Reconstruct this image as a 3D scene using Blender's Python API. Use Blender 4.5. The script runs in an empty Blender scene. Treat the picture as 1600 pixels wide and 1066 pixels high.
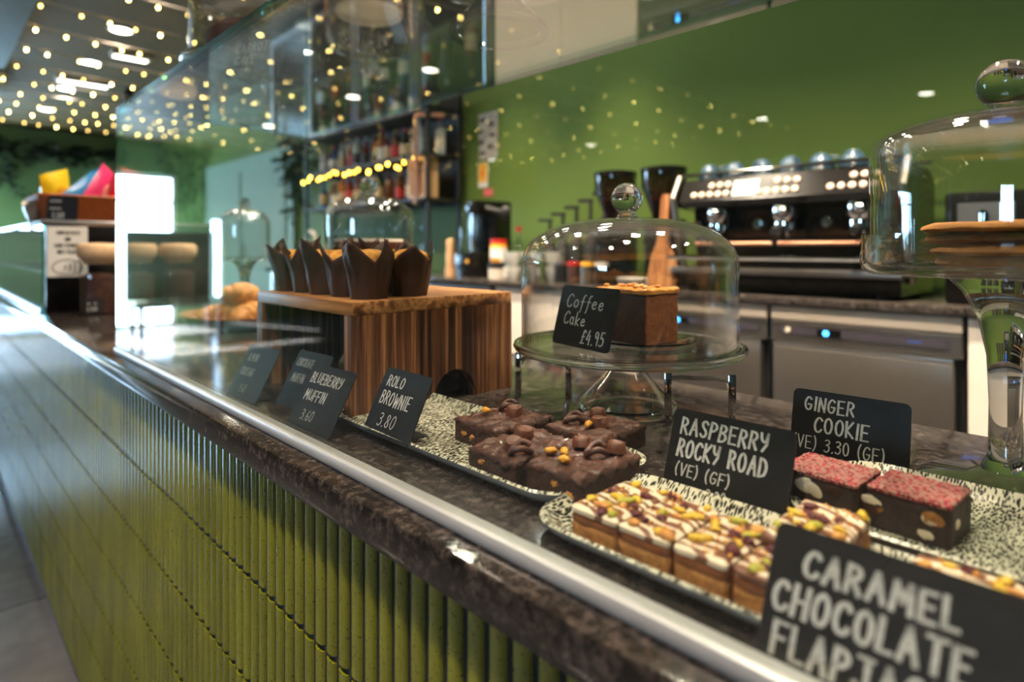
import bpy, bmesh, math, random
from mathutils import Vector, Matrix, noise
PI = math.pi
random.seed(7)
scn = bpy.context.scene
C = scn.collection

# ------------------------------------------------------------------ camera
cam_d = bpy.data.cameras.new('camera'); cam = bpy.data.objects.new('camera', cam_d); C.objects.link(cam)
cam.location = (0, 0, 1.10)
cam.rotation_euler = (PI / 2, 0, -math.radians(44.39))
cam_d.sensor_width = 36; cam_d.lens = 950 / 1600 * 36
cam_d.shift_y = -(533 - 388) / 1600
cam_d.clip_start = 0.02; cam_d.clip_end = 100
cam_d.dof.use_dof = True; cam_d.dof.focus_distance = 0.63; cam_d.dof.aperture_fstop = 3.1; cam_d.dof.aperture_blades = 0
scn.camera = cam

# ------------------------------------------------------------------ world, sun, exposure
w = bpy.data.worlds.new('world'); scn.world = w; w.use_nodes = True
bg = w.node_tree.nodes['Background']
bg.inputs[0].default_value = (0.46, 0.72, 1.0, 1); bg.inputs[1].default_value = 36.0
sun_d = bpy.data.lights.new('sun', 'SUN'); sun_d.energy = 180; sun_d.angle = 0.02; sun_d.color = (1, 0.94, 0.85)
sun = bpy.data.objects.new('sun', sun_d); C.objects.link(sun)
sun.rotation_euler = Vector((-0.30, -1.0, -0.72)).to_track_quat('-Z', 'Y').to_euler()
scn.view_settings.view_transform = 'Standard'; scn.view_settings.look = 'None'
scn.view_settings.exposure = 0.0; scn.view_settings.gamma = 1; scn.view_settings.use_curve_mapping = False
cy = scn.cycles
cy.max_bounces = 14; cy.transmission_bounces = 12; cy.transparent_max_bounces = 24
cy.glossy_bounces = 6; cy.diffuse_bounces = 4
cy.sample_clamp_indirect = 4.0; cy.blur_glossy = 0.0
cy.use_denoising = True; cy.caustics_refractive = False; cy.caustics_reflective = False

def area_light(name, loc, direction, sx, sy, energy, color):
    d = bpy.data.lights.new(name, 'AREA'); d.shape = 'RECTANGLE'; d.size = sx; d.size_y = sy
    d.energy = energy; d.color = color
    o = bpy.data.objects.new(name, d); C.objects.link(o); o.location = loc
    o.rotation_euler = Vector(direction).to_track_quat('-Z', 'Y').to_euler()
    return o
# daylight portal in the window of the far wall
o = area_light('daylight_window', (-.875, 9.72, 1.08), (0, -1, 0), 2.4, 2.1, 1, (1, 1, 1)); o.data.cycles.is_portal = True
o = area_light('daylight_side', (-7.36, -1.0, 1.72), (1, 0, 0), .75, 1.4, 1, (1, 1, 1)); o.data.cycles.is_portal = True

# ------------------------------------------------------------------ materials
MATS = {}
def srgb(r, g, b):
    f = lambda c: (c / 255 / 12.92) if c / 255 <= .04045 else ((c / 255 + .055) / 1.055) ** 2.4
    return (f(r), f(g), f(b), 1)
def newmat(name):
    m = bpy.data.materials.new(name); m.use_nodes = True
    nt = m.node_tree; nt.nodes.clear()
    out = nt.nodes.new('ShaderNodeOutputMaterial'); MATS[name] = m
    return m, nt, out
def lk(nt, a, b): nt.links.new(a, b)
def coords(nt, scale=(1, 1, 1), kind='Object', rot=(0, 0, 0)):
    tc = nt.nodes.new('ShaderNodeTexCoord'); mp = nt.nodes.new('ShaderNodeMapping')
    mp.inputs['Scale'].default_value = scale; mp.inputs['Rotation'].default_value = rot
    lk(nt, tc.outputs[kind], mp.inputs[0]); return mp.outputs[0]
def noise_n(nt, vec, scale, detail=4, rough=.6):
    n = nt.nodes.new('ShaderNodeTexNoise'); n.inputs['Scale'].default_value = scale
    n.inputs['Detail'].default_value = detail; n.inputs['Roughness'].default_value = rough
    if vec is not None: lk(nt, vec, n.inputs['Vector'])
    return n.outputs['Fac']
def ramp(nt, fac, stops, interp='LINEAR'):
    r = nt.nodes.new('ShaderNodeValToRGB'); r.color_ramp.interpolation = interp
    e = r.color_ramp.elements
    while len(e) < len(stops): e.new(.5)
    for i, (p, c) in enumerate(stops): e[i].position = p; e[i].color = c
    lk(nt, fac, r.inputs[0]); return r.outputs[0]
def principled(nt, out, rough=.5, metal=0, col=None, spec=None, coat=0):
    p = nt.nodes.new('ShaderNodeBsdfPrincipled'); p.inputs['Roughness'].default_value = rough
    p.inputs['Metallic'].default_value = metal
    if col is not None: p.inputs['Base Color'].default_value = col
    if spec is not None: p.inputs['Specular IOR Level'].default_value = spec
    if coat: p.inputs['Coat Weight'].default_value = coat; p.inputs['Coat Roughness'].default_value = .08
    lk(nt, p.outputs[0], out.inputs[0]); return p
def bump(nt, p, fac, strength, dist=.002):
    b = nt.nodes.new('ShaderNodeBump'); b.inputs['Strength'].default_value = strength
    b.inputs['Distance'].default_value = dist; lk(nt, fac, b.inputs['Height']); lk(nt, b.outputs[0], p.inputs['Normal'])
def plain(name, col, rough=.5, metal=0, vary=.12, scale=20, bmp=0, spec=None, coat=0, bdist=.002):
    if name in MATS: return MATS[name]
    m, nt, out = newmat(name)
    p = principled(nt, out, rough, metal, spec=spec, coat=coat)
    v = coords(nt); f = noise_n(nt, v, scale)
    c0 = tuple(max(0, x * (1 - vary)) for x in col[:3]) + (1,); c1 = tuple(min(1, x * (1 + vary)) for x in col[:3]) + (1,)
    lk(nt, ramp(nt, f, [(.3, c0), (.7, c1)]), p.inputs['Base Color'])
    if bmp: bump(nt, p, noise_n(nt, v, scale * 3, 6), bmp, bdist)
    return m
def emissive(name, col, strength, light=True):
    if name in MATS: return MATS[name]
    m, nt, out = newmat(name)
    e = nt.nodes.new('ShaderNodeEmission'); e.inputs[0].default_value = col; e.inputs[1].default_value = strength
    lk(nt, e.outputs[0], out.inputs[0])
    if not light: m.cycles.emission_sampling = 'NONE'
    return m
def thin_glass(name, tint, f0=.04, rough=0.0, spec=(1, 1, 1, 1), power=5):
    m, nt, out = newmat(name)
    lw = nt.nodes.new('ShaderNodeLayerWeight'); lw.inputs[0].default_value = .5
    pw = nt.nodes.new('ShaderNodeMath'); pw.operation = 'POWER'; pw.inputs[1].default_value = power; lk(nt, lw.outputs['Facing'], pw.inputs[0])
    ma = nt.nodes.new('ShaderNodeMath'); ma.operation = 'MULTIPLY_ADD'; ma.inputs[1].default_value = 1 - f0; ma.inputs[2].default_value = f0
    lk(nt, pw.outputs[0], ma.inputs[0])
    tr = nt.nodes.new('ShaderNodeBsdfTransparent'); tr.inputs[0].default_value = tint
    gl = nt.nodes.new('ShaderNodeBsdfGlossy'); gl.inputs['Roughness'].default_value = rough; gl.inputs[0].default_value = spec
    mx = nt.nodes.new('ShaderNodeMixShader'); lk(nt, ma.outputs[0], mx.inputs[0]); lk(nt, tr.outputs[0], mx.inputs[1]); lk(nt, gl.outputs[0], mx.inputs[2])
    lk(nt, mx.outputs[0], out.inputs[0]); return m
def solid_glass(name, col=(1, 1, 1, 1), ior=1.48):
    m, nt, out = newmat(name)
    g = nt.nodes.new('ShaderNodeBsdfGlass'); g.inputs[0].default_value = col; g.inputs['Roughness'].default_value = 0; g.inputs['IOR'].default_value = ior
    lk(nt, g.outputs[0], out.inputs[0]); return m

PANE = thin_glass('pane_glass', (.972, .99, .98, 1), .035)
ROOF = thin_glass('roof_glass', (.93, .965, .95, 1), .30)
PANE_EDGE = thin_glass('pane_edge', (.10, .42, .36, 1), .08, .1)
SHELL = thin_glass('shell_glass', (.968, .972, .968, 1), .055, power=3)
CLEAR = solid_glass('solid_clear_glass', (.97, .985, .98, 1))
PLATEG = thin_glass('plate_glass', (.96, .968, .962, 1), .10, power=2.3)
FOOTG = thin_glass('foot_glass', (.93, .94, .93, 1), .16, power=1.8)
JARG = thin_glass('jar_glass', (.93, .95, .95, 1), .05)
PLASTIC_CLEAR = thin_glass('clear_plastic', (.86, .87, .85, 1), .07, .15)

def granite(name, scale=1.0, light=1.0, rough=.10):
    m, nt, out = newmat(name)
    v = coords(nt)
    a = noise_n(nt, v, 110 * scale, 8, .78); b = noise_n(nt, v, 22 * scale, 5, .7); c = noise_n(nt, v, 420 * scale, 3, .7)
    p = principled(nt, out, rough, 0, spec=.55)
    c1 = ramp(nt, a, [(.36, (.006 * light, .006 * light, .007 * light, 1)), (.50, (.030 * light, .026 * light, .024 * light, 1)), (.60, (.075 * light, .064 * light, .058 * light, 1)), (.74, (.20 * light, .175 * light, .16 * light, 1))])
    c2 = ramp(nt, b, [(.36, (.55, .55, .58, 1)), (.64, (1.35, 1.3, 1.27, 1))])
    c3 = ramp(nt, c, [(.35, (.5, .5, .5, 1)), (.7, (1.5, 1.45, 1.4, 1))])
    mx = nt.nodes.new('ShaderNodeMix'); mx.data_type = 'RGBA'; mx.blend_type = 'MULTIPLY'; mx.inputs[0].default_value = 1
    lk(nt, c1, mx.inputs['A']); lk(nt, c2, mx.inputs['B'])
    m2 = nt.nodes.new('ShaderNodeMix'); m2.data_type = 'RGBA'; m2.blend_type = 'MULTIPLY'; m2.inputs[0].default_value = .8
    lk(nt, mx.outputs['Result'], m2.inputs['A']); lk(nt, c3, m2.inputs['B'])
    lk(nt, m2.outputs['Result'], p.inputs['Base Color']); return m
GRANITE = granite('granite_top')
GRANITE_BACK = granite('granite_back', 1.2, 1.3)

def wood(name, dark, mid, light, axis='Z', scale=1.0, rough=.38):
    m, nt, out = newmat(name)
    s = {'X': (3, 60, 60), 'Y': (60, 3, 60), 'Z': (60, 60, 3)}[axis]
    v = coords(nt, tuple(x * scale for x in s))
    s2 = {'X': (.5, 22, 22), 'Y': (22, .5, 22), 'Z': (22, 22, .5)}[axis]
    v2 = coords(nt, tuple(x * scale for x in s2))
    a = noise_n(nt, v2, 1.6, 3, .6); b = noise_n(nt, v, 3.0, 6, .7)
    p = principled(nt, out, rough)
    c1 = ramp(nt, a, [(.34, dark), (.44, mid), (.52, light), (.58, mid), (.66, dark)])
    c2 = ramp(nt, b, [(.35, (.45, .42, .4, 1)), (.6, (1.1, 1.1, 1.1, 1))])
    mx = nt.nodes.new('ShaderNodeMix'); mx.data_type = 'RGBA'; mx.blend_type = 'MULTIPLY'; mx.inputs[0].default_value = .8
    lk(nt, c1, mx.inputs['A']); lk(nt, c2, mx.inputs['B']); lk(nt, mx.outputs['Result'], p.inputs['Base Color'])
    bump(nt, p, b, .15, .001); return m
ACACIA = wood('acacia_upright_grain', srgb(44, 24, 16), srgb(112, 68, 40), srgb(186, 130, 80), 'Z', 1.5)
ACACIA_TOP = wood('acacia_top_grain', srgb(92, 54, 32), srgb(150, 98, 58), srgb(196, 142, 90), 'Y')
PADDLEW = wood('paddle_wood', srgb(120, 72, 42), srgb(160, 104, 64), srgb(190, 136, 90), 'Z', .5)
BOXW = wood('crate_wood', srgb(150, 105, 65), srgb(205, 160, 110), srgb(225, 185, 140), 'Z', .4)

def tile_mat():
    m, nt, out = newmat('olive_glaze')
    v = coords(nt); p = principled(nt, out, .12, 0, spec=.7)
    f = noise_n(nt, v, 420, 2, .5); g = noise_n(nt, coords(nt, (1, 1, .25)), 14, 3)
    c1 = ramp(nt, g, [(.3, srgb(104, 108, 16)), (.7, srgb(138, 140, 30))])
    c2 = ramp(nt, f, [(.30, (.25, .22, .15, 1)), (.38, (1, 1, 1, 1))])
    mx = nt.nodes.new('ShaderNodeMix'); mx.data_type = 'RGBA'; mx.blend_type = 'MULTIPLY'; mx.inputs[0].default_value = 1
    lk(nt, c1, mx.inputs['A']); lk(nt, c2, mx.inputs['B']); lk(nt, mx.outputs['Result'], p.inputs['Base Color'])
    return m
TILE = tile_mat()
GROUT = plain('dark_grout', srgb(34, 32, 36), .8)
ALU = plain('brushed_aluminium', srgb(205, 205, 205), .28, 1, .05, 60)
STEEL = plain('brushed_steel', srgb(168, 160, 152), .36, 1, .05, 90)
RAILM = plain('pale_anodised_rail', srgb(196, 198, 200), .32, .35, .03)
CHROME = plain('chrome', srgb(225, 225, 225), .07, 1, .02)
BLACKG = plain('black_gloss', srgb(16, 14, 14), .18, 0, .2)
BLACKM = plain('black_matt', srgb(20, 19, 19), .6, 0, .2)
SLATE = plain('chalkboard_black', srgb(17, 17, 18), .42, 0, .25, 40)
CHALK = plain('chalk_white', srgb(186, 187, 186), .75, 0, .25, 300)
CHALKG = plain('chalk_faint', srgb(150, 156, 158), .75, 0, .3, 200)
WHITE = plain('white_laminate', srgb(228, 216, 205), .4, 0, .03)
CREAM = plain('cream_paint', srgb(206, 192, 176), .45, 0, .03)
COPPER = plain('copper_pipe', srgb(205, 150, 120), .35, .7, .05)
RED = plain('red_plastic', srgb(190, 30, 25), .4)
PAPERW = plain('white_paper', srgb(225, 225, 220), .7, 0, .04)
PAPERG = plain('grey_poster', srgb(176, 172, 165), .7, 0, .3, 12)
YELLOW = plain('sign_yellow', srgb(240, 175, 40), .6)
PINK = plain('sticker_pink', srgb(225, 110, 110), .6)
WALLG = plain('green_wall_paint', srgb(98, 122, 54), .6, 0, .05, 2.5, .05, spec=.25)
FARG = plain('sage_wall_paint', srgb(96, 128, 92), .7, 0, .06, 2)
CEILG = plain('olive_ceiling_paint', srgb(74, 66, 32), .7, 0, .05, 2)
DARKG = plain('dark_green_paint', srgb(44, 58, 40), .7, 0, .06, 2)
PALE = plain('pale_wall_paint', srgb(150, 172, 158), .7, 0, .03, 2)
MINT = plain('pale_mint_door', srgb(140, 168, 150), .6, 0, .05, 3)

# ------------------------------------------------------------------ mesh helpers
class MB:
    def __init__(s): s.bm = bmesh.new(); s.mi = 0
    def _tag(s, faces):
        for f in faces: f.material_index = s.mi
    def face(s, pts):
        f = s.bm.faces.new([s.bm.verts.new(p) for p in pts]); f.material_index = s.mi; return f
    def box(s, c, size, rot=None, bevel=0, seg=2):
        m = Matrix.Translation(c) @ (rot.to_4x4() if rot else Matrix.Identity(4)) @ Matrix.Diagonal((*size, 1))
        r = bmesh.ops.create_cube(s.bm, size=1, matrix=m)
        fs = set(f for v in r['verts'] for f in v.link_faces); s._tag(fs)
        if bevel:
            es = list({e for v in r['verts'] for e in v.link_edges})
            rb = bmesh.ops.bevel(s.bm, geom=es, offset=bevel, segments=seg, affect='EDGES', profile=.5)
            s._tag(rb['faces'])
        return s
    def span(s, a, b, bevel=0, seg=2):
        c = [(x + y) / 2 for x, y in zip(a, b)]; z = [abs(y - x) for x, y in zip(a, b)]
        return s.box(c, z, None, bevel, seg)
    def lathe(s, prof, c=(0, 0, 0), seg=40, rot=None, cap=True, closed=False):
        R = rot or Matrix.Identity(3); c = Vector(c); rings = []
        for r, z in prof:
            if r < 1e-6: rings.append([s.bm.verts.new(c + R @ Vector((0, 0, z)))])
            else: rings.append([s.bm.verts.new(c + R @ Vector((r * math.cos(2 * PI * i / seg), r * math.sin(2 * PI * i / seg), z))) for i in range(seg)])
        if closed: rings.append(rings[0])
        for a, b in zip(rings, rings[1:]):
            for i in range(seg):
                j = (i + 1) % seg
                if len(a) == 1 and len(b) == 1: continue
                if len(a) == 1: f = s.bm.faces.new((a[0], b[j], b[i]))
                elif len(b) == 1: f = s.bm.faces.new((a[i], a[j], b[0]))
                else: f = s.bm.faces.new((a[i], a[j], b[j], b[i]))
                f.material_index = s.mi
        if cap and not closed:
            for rg, fl in ((rings[0], True), (rings[-1], False)):
                if len(rg) > 1: f = s.bm.faces.new(list(reversed(rg)) if fl else rg); f.material_index = s.mi
        return s
    def cyl(s, a, b, r, seg=16, r2=None):
        a = Vector(a); b = Vector(b); d = b - a
        q = d.to_track_quat('Z', 'Y').to_matrix()
        return s.lathe([(r, 0), (r if r2 is None else r2, d.length)], a, seg, q)
    def tube(s, pts, r, seg=8):
        pts = [Vector(p) for p in pts]; rings = []; up = Vector((0, 0, 1))
        n = None
        for i, p in enumerate(pts):
            t = (pts[min(i + 1, len(pts) - 1)] - pts[max(i - 1, 0)]).normalized()
            if n is None: n = t.orthogonal().normalized()
            n = (n - t * n.dot(t)).normalized(); bn = t.cross(n)
            rings.append([s.bm.verts.new(p + (n * math.cos(2 * PI * k / seg) + bn * math.sin(2 * PI * k / seg)) * r) for k in range(seg)])
        for a, b in zip(rings, rings[1:]):
            for k in range(seg):
                f = s.bm.faces.new((a[k], a[(k + 1) % seg], b[(k + 1) % seg], b[k])); f.material_index = s.mi
        f = s.bm.faces.new(list(reversed(rings[0]))); f.material_index = s.mi
        f = s.bm.faces.new(rings[-1]); f.material_index = s.mi
        return s
    def ball(s, c, r, sub=2, sq=(1, 1, 1), rot=None, jit=0):
        m = Matrix.Translation(c) @ (rot.to_4x4() if rot else Matrix.Identity(4)) @ Matrix.Diagonal((*sq, 1))
        rr = bmesh.ops.create_icosphere(s.bm, subdivisions=sub, radius=r, matrix=m)
        for v in rr['verts']:
            if jit: v.co += Vector((random.uniform(-1, 1), random.uniform(-1, 1), random.uniform(-1, 1))) * jit
        s._tag({f for v in rr['verts'] for f in v.link_faces}); return s
    def prism(s, poly, depth, m=None):
        """polygon in the local xy plane pushed along z by depth, placed by matrix m"""
        m = m or Matrix.Identity(4)
        a = [s.bm.verts.new(m @ Vector((x, y, 0))) for x, y in poly]; b = [s.bm.verts.new(m @ Vector((x, y, depth))) for x, y in poly]
        n = len(poly); fs = [s.bm.faces.new(list(reversed(a))), s.bm.faces.new(b)]
        for i in range(n): fs.append(s.bm.faces.new((a[i], a[(i + 1) % n], b[(i + 1) % n], b[i])))
        s._tag(fs); return s
    def build(s, name, mats, parent=None, smooth=40, loc=None):
        bmesh.ops.recalc_face_normals(s.bm, faces=s.bm.faces)
        me = bpy.data.meshes.new(name); s.bm.to_mesh(me); s.bm.free()
        for m in (mats if isinstance(mats, (list, tuple)) else [mats]): me.materials.append(m)
        if smooth:
            for p in me.polygons: p.use_smooth = True
            me.set_sharp_from_angle(angle=math.radians(smooth))
        o = bpy.data.objects.new(name, me); C.objects.link(o)
        if parent: o.parent = parent
        if loc is not None: o.location = loc
        return o
def tag(o, label, cat, group=None, kind=None):
    o['label'] = label; o['category'] = cat
    if group: o['group'] = group
    if kind: o['kind'] = kind
    return o
def thing(name, label, cat, loc=(0, 0, 0), rotz=0, group=None):
    o = bpy.data.objects.new(name, None); C.objects.link(o); o.empty_display_size = .05
    o.location = loc; o.rotation_euler = (0, 0, rotz)
    return tag(o, label, cat, group)
def struct(o, label=None, cat=None):
    o['kind'] = 'structure'
    if label: o['label'] = label; o['category'] = cat
    return o
def rbox_outline(w_, d_, r, n=6):
    pts = []
    for cx, cy_, a0 in ((w_ / 2 - r, d_ / 2 - r, 0), (-w_ / 2 + r, d_ / 2 - r, PI / 2), (-w_ / 2 + r, -d_ / 2 + r, PI), (w_ / 2 - r, -d_ / 2 + r, 1.5 * PI)):
        for i in range(n + 1):
            a = a0 + PI / 2 * i / n; pts.append((cx + r * math.cos(a), cy_ + r * math.sin(a)))
    return pts
ORD = ['first', 'second', 'third', 'fourth', 'fifth', 'sixth', 'seventh', 'eighth', 'ninth', 'tenth', 'eleventh', 'twelfth', 'thirteenth', 'fourteenth', 'fifteenth', 'sixteenth']

# ------------------------------------------------------------------ hand lettering
def el(cx, cy_, rx, ry, a0=90, a1=450, n=14): return [(cx + rx * math.cos(math.radians(a0 + (a1 - a0) * i / n)), cy_ + ry * math.sin(math.radians(a0 + (a1 - a0) * i / n))) for i in range(n + 1)]
CC = [(.56, .82), (.42, 1), (.2, .95), (.05, .7), (0, .45), (.07, .15), (.25, 0), (.45, .05), (.57, .2)]
GL = {
 'A': (.6, [[(0, 0), (.3, 1), (.6, 0)], [(.1, .36), (.52, .36)]]),
 'B': (.55, [[(0, 0), (.02, 1)], [(.02, 1), (.35, .98), (.5, .78), (.35, .58), (0, .54)], [(0, .54), (.4, .5), (.57, .27), (.4, .03), (0, 0)]]),
 'C': (.55, [CC]), 'D': (.55, [[(0, 0), (0, 1)], [(0, 1), (.3, .97), (.52, .72), (.56, .4), (.4, .08), (0, 0)]]),
 'E': (.5, [[(.5, 1), (0, 1), (0, 0), (.52, 0)], [(0, .52), (.4, .52)]]), 'F': (.5, [[(.52, 1), (0, 1), (0, 0)], [(0, .52), (.4, .52)]]),
 'G': (.58, [[(.55, .85), (.4, 1), (.2, .95), (.05, .7), (0, .45), (.07, .15), (.25, 0), (.45, .05), (.56, .25), (.56, .42)], [(.3, .44), (.58, .44)]]),
 'H': (.55, [[(0, 0), (0, 1)], [(.55, 0), (.55, 1)], [(0, .5), (.55, .5)]]), 'I': (.08, [[(.04, 0), (.04, 1)]]),
 'J': (.55, [[(.1, 1), (.6, 1)], [(.42, 1), (.42, .5), (.42, .2), (.28, 0), (.1, .02), (0, .2)]]),
 'K': (.5, [[(0, 0), (0, 1)], [(.5, 1), (.03, .45), (.52, 0)]]), 'L': (.45, [[(0, 1), (0, 0), (.46, .02)]]),
 'M': (.7, [[(0, 0), (.08, 1), (.35, .35), (.62, 1), (.7, 0)]]), 'N': (.5, [[(0, 0), (0, 1), (.5, 0), (.5, 1)]]),
 'O': (.58, [el(.29, .5, .29, .5)]), 'P': (.5, [[(0, 0), (.02, 1)], [(.02, 1), (.35, .97), (.52, .75), (.35, .5), (0, .46)]]),
 'R': (.53, [[(0, 0), (.02, 1)], [(.02, 1), (.35, .97), (.5, .75), (.35, .52), (.02, .48)], [(.2, .48), (.54, 0)]]),
 'S': (.5, [[(.5, .85), (.35, 1), (.12, .95), (.03, .75), (.2, .55), (.4, .42), (.5, .22), (.35, .02), (.15, 0), (0, .15)]]),
 'T': (.6, [[(0, 1), (.6, 1)], [(.3, 1), (.3, 0)]]), 'U': (.55, [[(0, 1), (0, .55), (.02, .2), (.27, 0), (.52, .2), (.55, .55), (.55, 1)]]),
 'V': (.55, [[(0, 1), (.28, 0), (.56, 1)]]), 'W': (.8, [[(0, 1), (.18, 0), (.4, .75), (.6, 0), (.8, 1)]]),
 'X': (.5, [[(0, 0), (.5, 1)], [(0, 1), (.5, 0)]]), 'Y': (.55, [[(0, 1), (.05, .65), (.25, .5), (.45, .6), (.52, 1)], [(.52, 1), (.48, .4), (.2, 0)]]),
 '0': (.5, [el(.25, .5, .25, .5)]), '1': (.15, [[(0, .8), (.12, 1), (.12, 0)]]), '2': (.48, [[(.02, .8), (.12, .98), (.35, .97), (.44, .75), (.3, .4), (0, 0)], [(0, 0), (.48, .02)]]), '7': (.45, [[(0, 1), (.45, 1), (.12, 0)]]), '3': (.45, [[(.03, .9), (.2, 1), (.42, .9), (.42, .7), (.15, .55)], [(.15, .55), (.42, .5), (.47, .25), (.3, .0), (.08, .02), (0, .1)]]),
 '4': (.5, [[(.3, 1), (0, .35), (.5, .35)], [(.42, .65), (.4, 0)]]), '5': (.48, [[(.45, 1), (.08, 1), (.05, .58)], [(.05, .58), (.3, .62), (.47, .4), (.4, .1), (.15, 0), (0, .08)]]),
 '6': (.48, [[(.4, .98), (.15, .75), (.02, .35), (.1, .05), (.3, 0), (.46, .18), (.4, .42), (.2, .48), (.05, .3)]]),
 '8': (.48, [[(.4, .85), (.24, 1), (.06, .85), (.1, .65), (.4, .4), (.45, .15), (.24, 0), (.03, .15), (.08, .4), (.36, .62), (.42, .82)]]),
 '9': (.45, [[(.42, .75), (.3, .98), (.08, .95), (.02, .7), (.15, .5), (.38, .62), (.43, .85)], [(.43, .85), (.4, 0)]]),
 '.': (.1, [[(.03, .0), (.09, .04)]]), ':': (.1, [[(.03, .4), (.09, .44)]]), '(': (.2, [[(.2, 1.1), (.06, .85), (0, .45), (.06, .1), (.2, -.12)]]), ')': (.2, [[(0, 1.1), (.14, .85), (.2, .45), (.14, .1), (0, -.12)]]),
 '£': (.5, [[(.5, .85), (.35, 1), (.2, .9), (.2, .5), (.15, .1), (0, 0)], [(0, 0), (.5, .02)], [(.05, .48), (.4, .5)]]),
 'o': (.42, [el(.21, .28, .21, .28)]), 'a': (.45, [el(.2, .28, .2, .28, 30, 390), [(.4, .55), (.4, .1), (.46, 0)]]),
 'e': (.42, [[(.03, .28), (.4, .32), (.35, .5), (.2, .56), (.05, .42), (.02, .2), (.15, .0), (.3, .02), (.42, .12)]]),
 'f': (.35, [[(.4, .95), (.28, 1), (.18, .8), (.17, .3), (.15, -.2), (.1, -.3)], [(0, .5), (.36, .5)]]), 'k': (.42, [[(0, 0), (0, 1)], [(.4, .55), (.03, .25), (.42, 0)]]),
 '~': (.6, [[(0, .3), (.15, .6), (.3, .3), (.45, .6), (.6, .35)]]), ' ': (.35, []),
}
def chaikin(p, n=2):
    for _ in range(n):
        q = [p[0]]
        for a, b in zip(p, p[1:]):
            q += [(a[0] * .75 + b[0] * .25, a[1] * .75 + b[1] * .25), (a[0] * .25 + b[0] * .75, a[1] * .25 + b[1] * .75)]
        p = q + [p[-1]]
    return p
def text_width(t, sp): return sum(GL[c][0] + sp for c in t) - sp
def letters(mb, t, x, y, h, wd, M, sp=.22, slant=0.0, thin=.7, squash=1.0, jitter=.03, center=False):
    """brush lettering: flat ribbons in the local xy plane of matrix M, lower-left at x, y"""
    if center: x -= text_width(t, sp) * h * squash / 2
    rnd = random.Random(t); sp = sp + .55 * wd / h; squash *= .93
    for ch in t:
        wch, strokes = GL[ch]; dy = rnd.uniform(-jitter, jitter) * h; tilt = rnd.uniform(-.04, .04)
        for st in strokes:
            if len(st) >= 5 and ch not in 'MWNE': parts_ = [chaikin(st)]
            else: parts_ = [list(q) for q in zip(st, st[1:])]
            for st in parts_:
             P = [Vector((x + (px + (slant + tilt) * py) * h * squash, y + dy + py * h, 0)) for px, py in st]
             L = []
             for i, p in enumerate(P):
                 t_ = (P[min(i + 1, len(P) - 1)] - P[max(i - 1, 0)]); t_.normalize()
                 ww = wd * (thin + (1 - thin) * abs(t_.y)) * rnd.uniform(.9, 1.1) / 2
                 nrm = Vector((-t_.y, t_.x, 0))
                 if 0 < i < len(P) - 1:
                     a = (P[i] - P[i - 1]).normalized(); co = max(.35, abs(a.dot(t_))); ww /= co
                 e = Vector((0, 0, 0))
                 if i == 0: e = -t_ * wd * .4
                 if i == len(P) - 1: e = t_ * wd * .4
                 L.append((mb.bm.verts.new(M @ (p + e + nrm * ww)), mb.bm.verts.new(M @ (p + e - nrm * ww))))
             for a, b in zip(L, L[1:]):
                 f = mb.bm.faces.new((a[1], b[1], b[0], a[0])); f.material_index = mb.mi
        x += (wch + sp) * h * squash

def price_card(label, loc, rotz, w_, h_, lean, lines, chalk=CHALK, foot=True, r=.006):
    """lines: (text, x, y, height, stroke, squash, slant) with x, y from the lower-left corner"""
    t = thing('price_card', label, 'price card', loc, rotz, 'handwritten price cards')
    Mc = Matrix.Rotation(PI / 2 - 0, 4, 'X')           # xy plane stands up, +z faces -y
    M = Matrix.Rotation(-lean, 4, 'X') @ Mc
    b = MB(); b.prism(rbox_outline(w_, h_, r), -.0012, M @ Matrix.Translation((0, h_ / 2, 0))); b.build('board', SLATE, t, 30)
    L = MB()
    for ln in lines:
        tx, x, y, hh, st, sq, sl = ln
        letters(L, tx, x - w_ / 2, y, hh, st, M @ Matrix.Translation((0, 0, .0003)), squash=sq, slant=sl)
    L.build('lettering', chalk, t, 0)
    if foot:
        f = MB(); f.box((0, .018 + math.sin(lean) * .001, .0008), (w_ * .62, .036, .0012)); f.build('stand_foot', BLACKM, t, 0)
    return t
FACE = -PI / 2      # cards face the customer side (-X)

# ================================================================== setting
XB, YF, XL, YN, ZC = 2.5, 9.65, -7.3, -3.0, 2.6
def slab(name, a, b, m, label=None, cat=None):
    return struct(MB().span(a, b).build(name, m, None, 0), label, cat)
def floor_mat():
    m, nt, out = newmat('grey_floor_tile'); v = coords(nt, kind='Object')
    br = nt.nodes.new('ShaderNodeTexBrick'); br.offset = .5; br.inputs['Scale'].default_value = 1.0
    br.inputs['Color1'].default_value = srgb(128, 128, 130); br.inputs['Color2'].default_value = srgb(112, 112, 116); br.inputs['Mortar'].default_value = srgb(70, 70, 74)
    br.inputs['Mortar Size'].default_value = .004; br.inputs['Brick Width'].default_value = 1.2; br.inputs['Row Height'].default_value = .6
    lk(nt, v, br.inputs['Vector'])
    p = principled(nt, out, .13, spec=.8); f = noise_n(nt, v, 6, 6)
    c2 = ramp(nt, f, [(.3, (.7, .7, .72, 1)), (.7, (1.15, 1.15, 1.15, 1))])
    mx = nt.nodes.new('ShaderNodeMix'); mx.data_type = 'RGBA'; mx.blend_type = 'MULTIPLY'; mx.inputs[0].default_value = 1
    lk(nt, br.outputs[0], mx.inputs['A']); lk(nt, c2, mx.inputs['B']); lk(nt, mx.outputs['Result'], p.inputs['Base Color']); return m
slab('floor', (XL - .2, YN - .2, -.1), (XB + .2, YF + .2, 0), floor_mat())
slab('ceiling', (XL - .2, YN - .2, ZC), (XB + .2, YF + .2, ZC + .1), CEILG)
slab('wall_right', (XB, YN - .2, 0), (XB + .15, YF + .2, ZC), WALLG)
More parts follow.
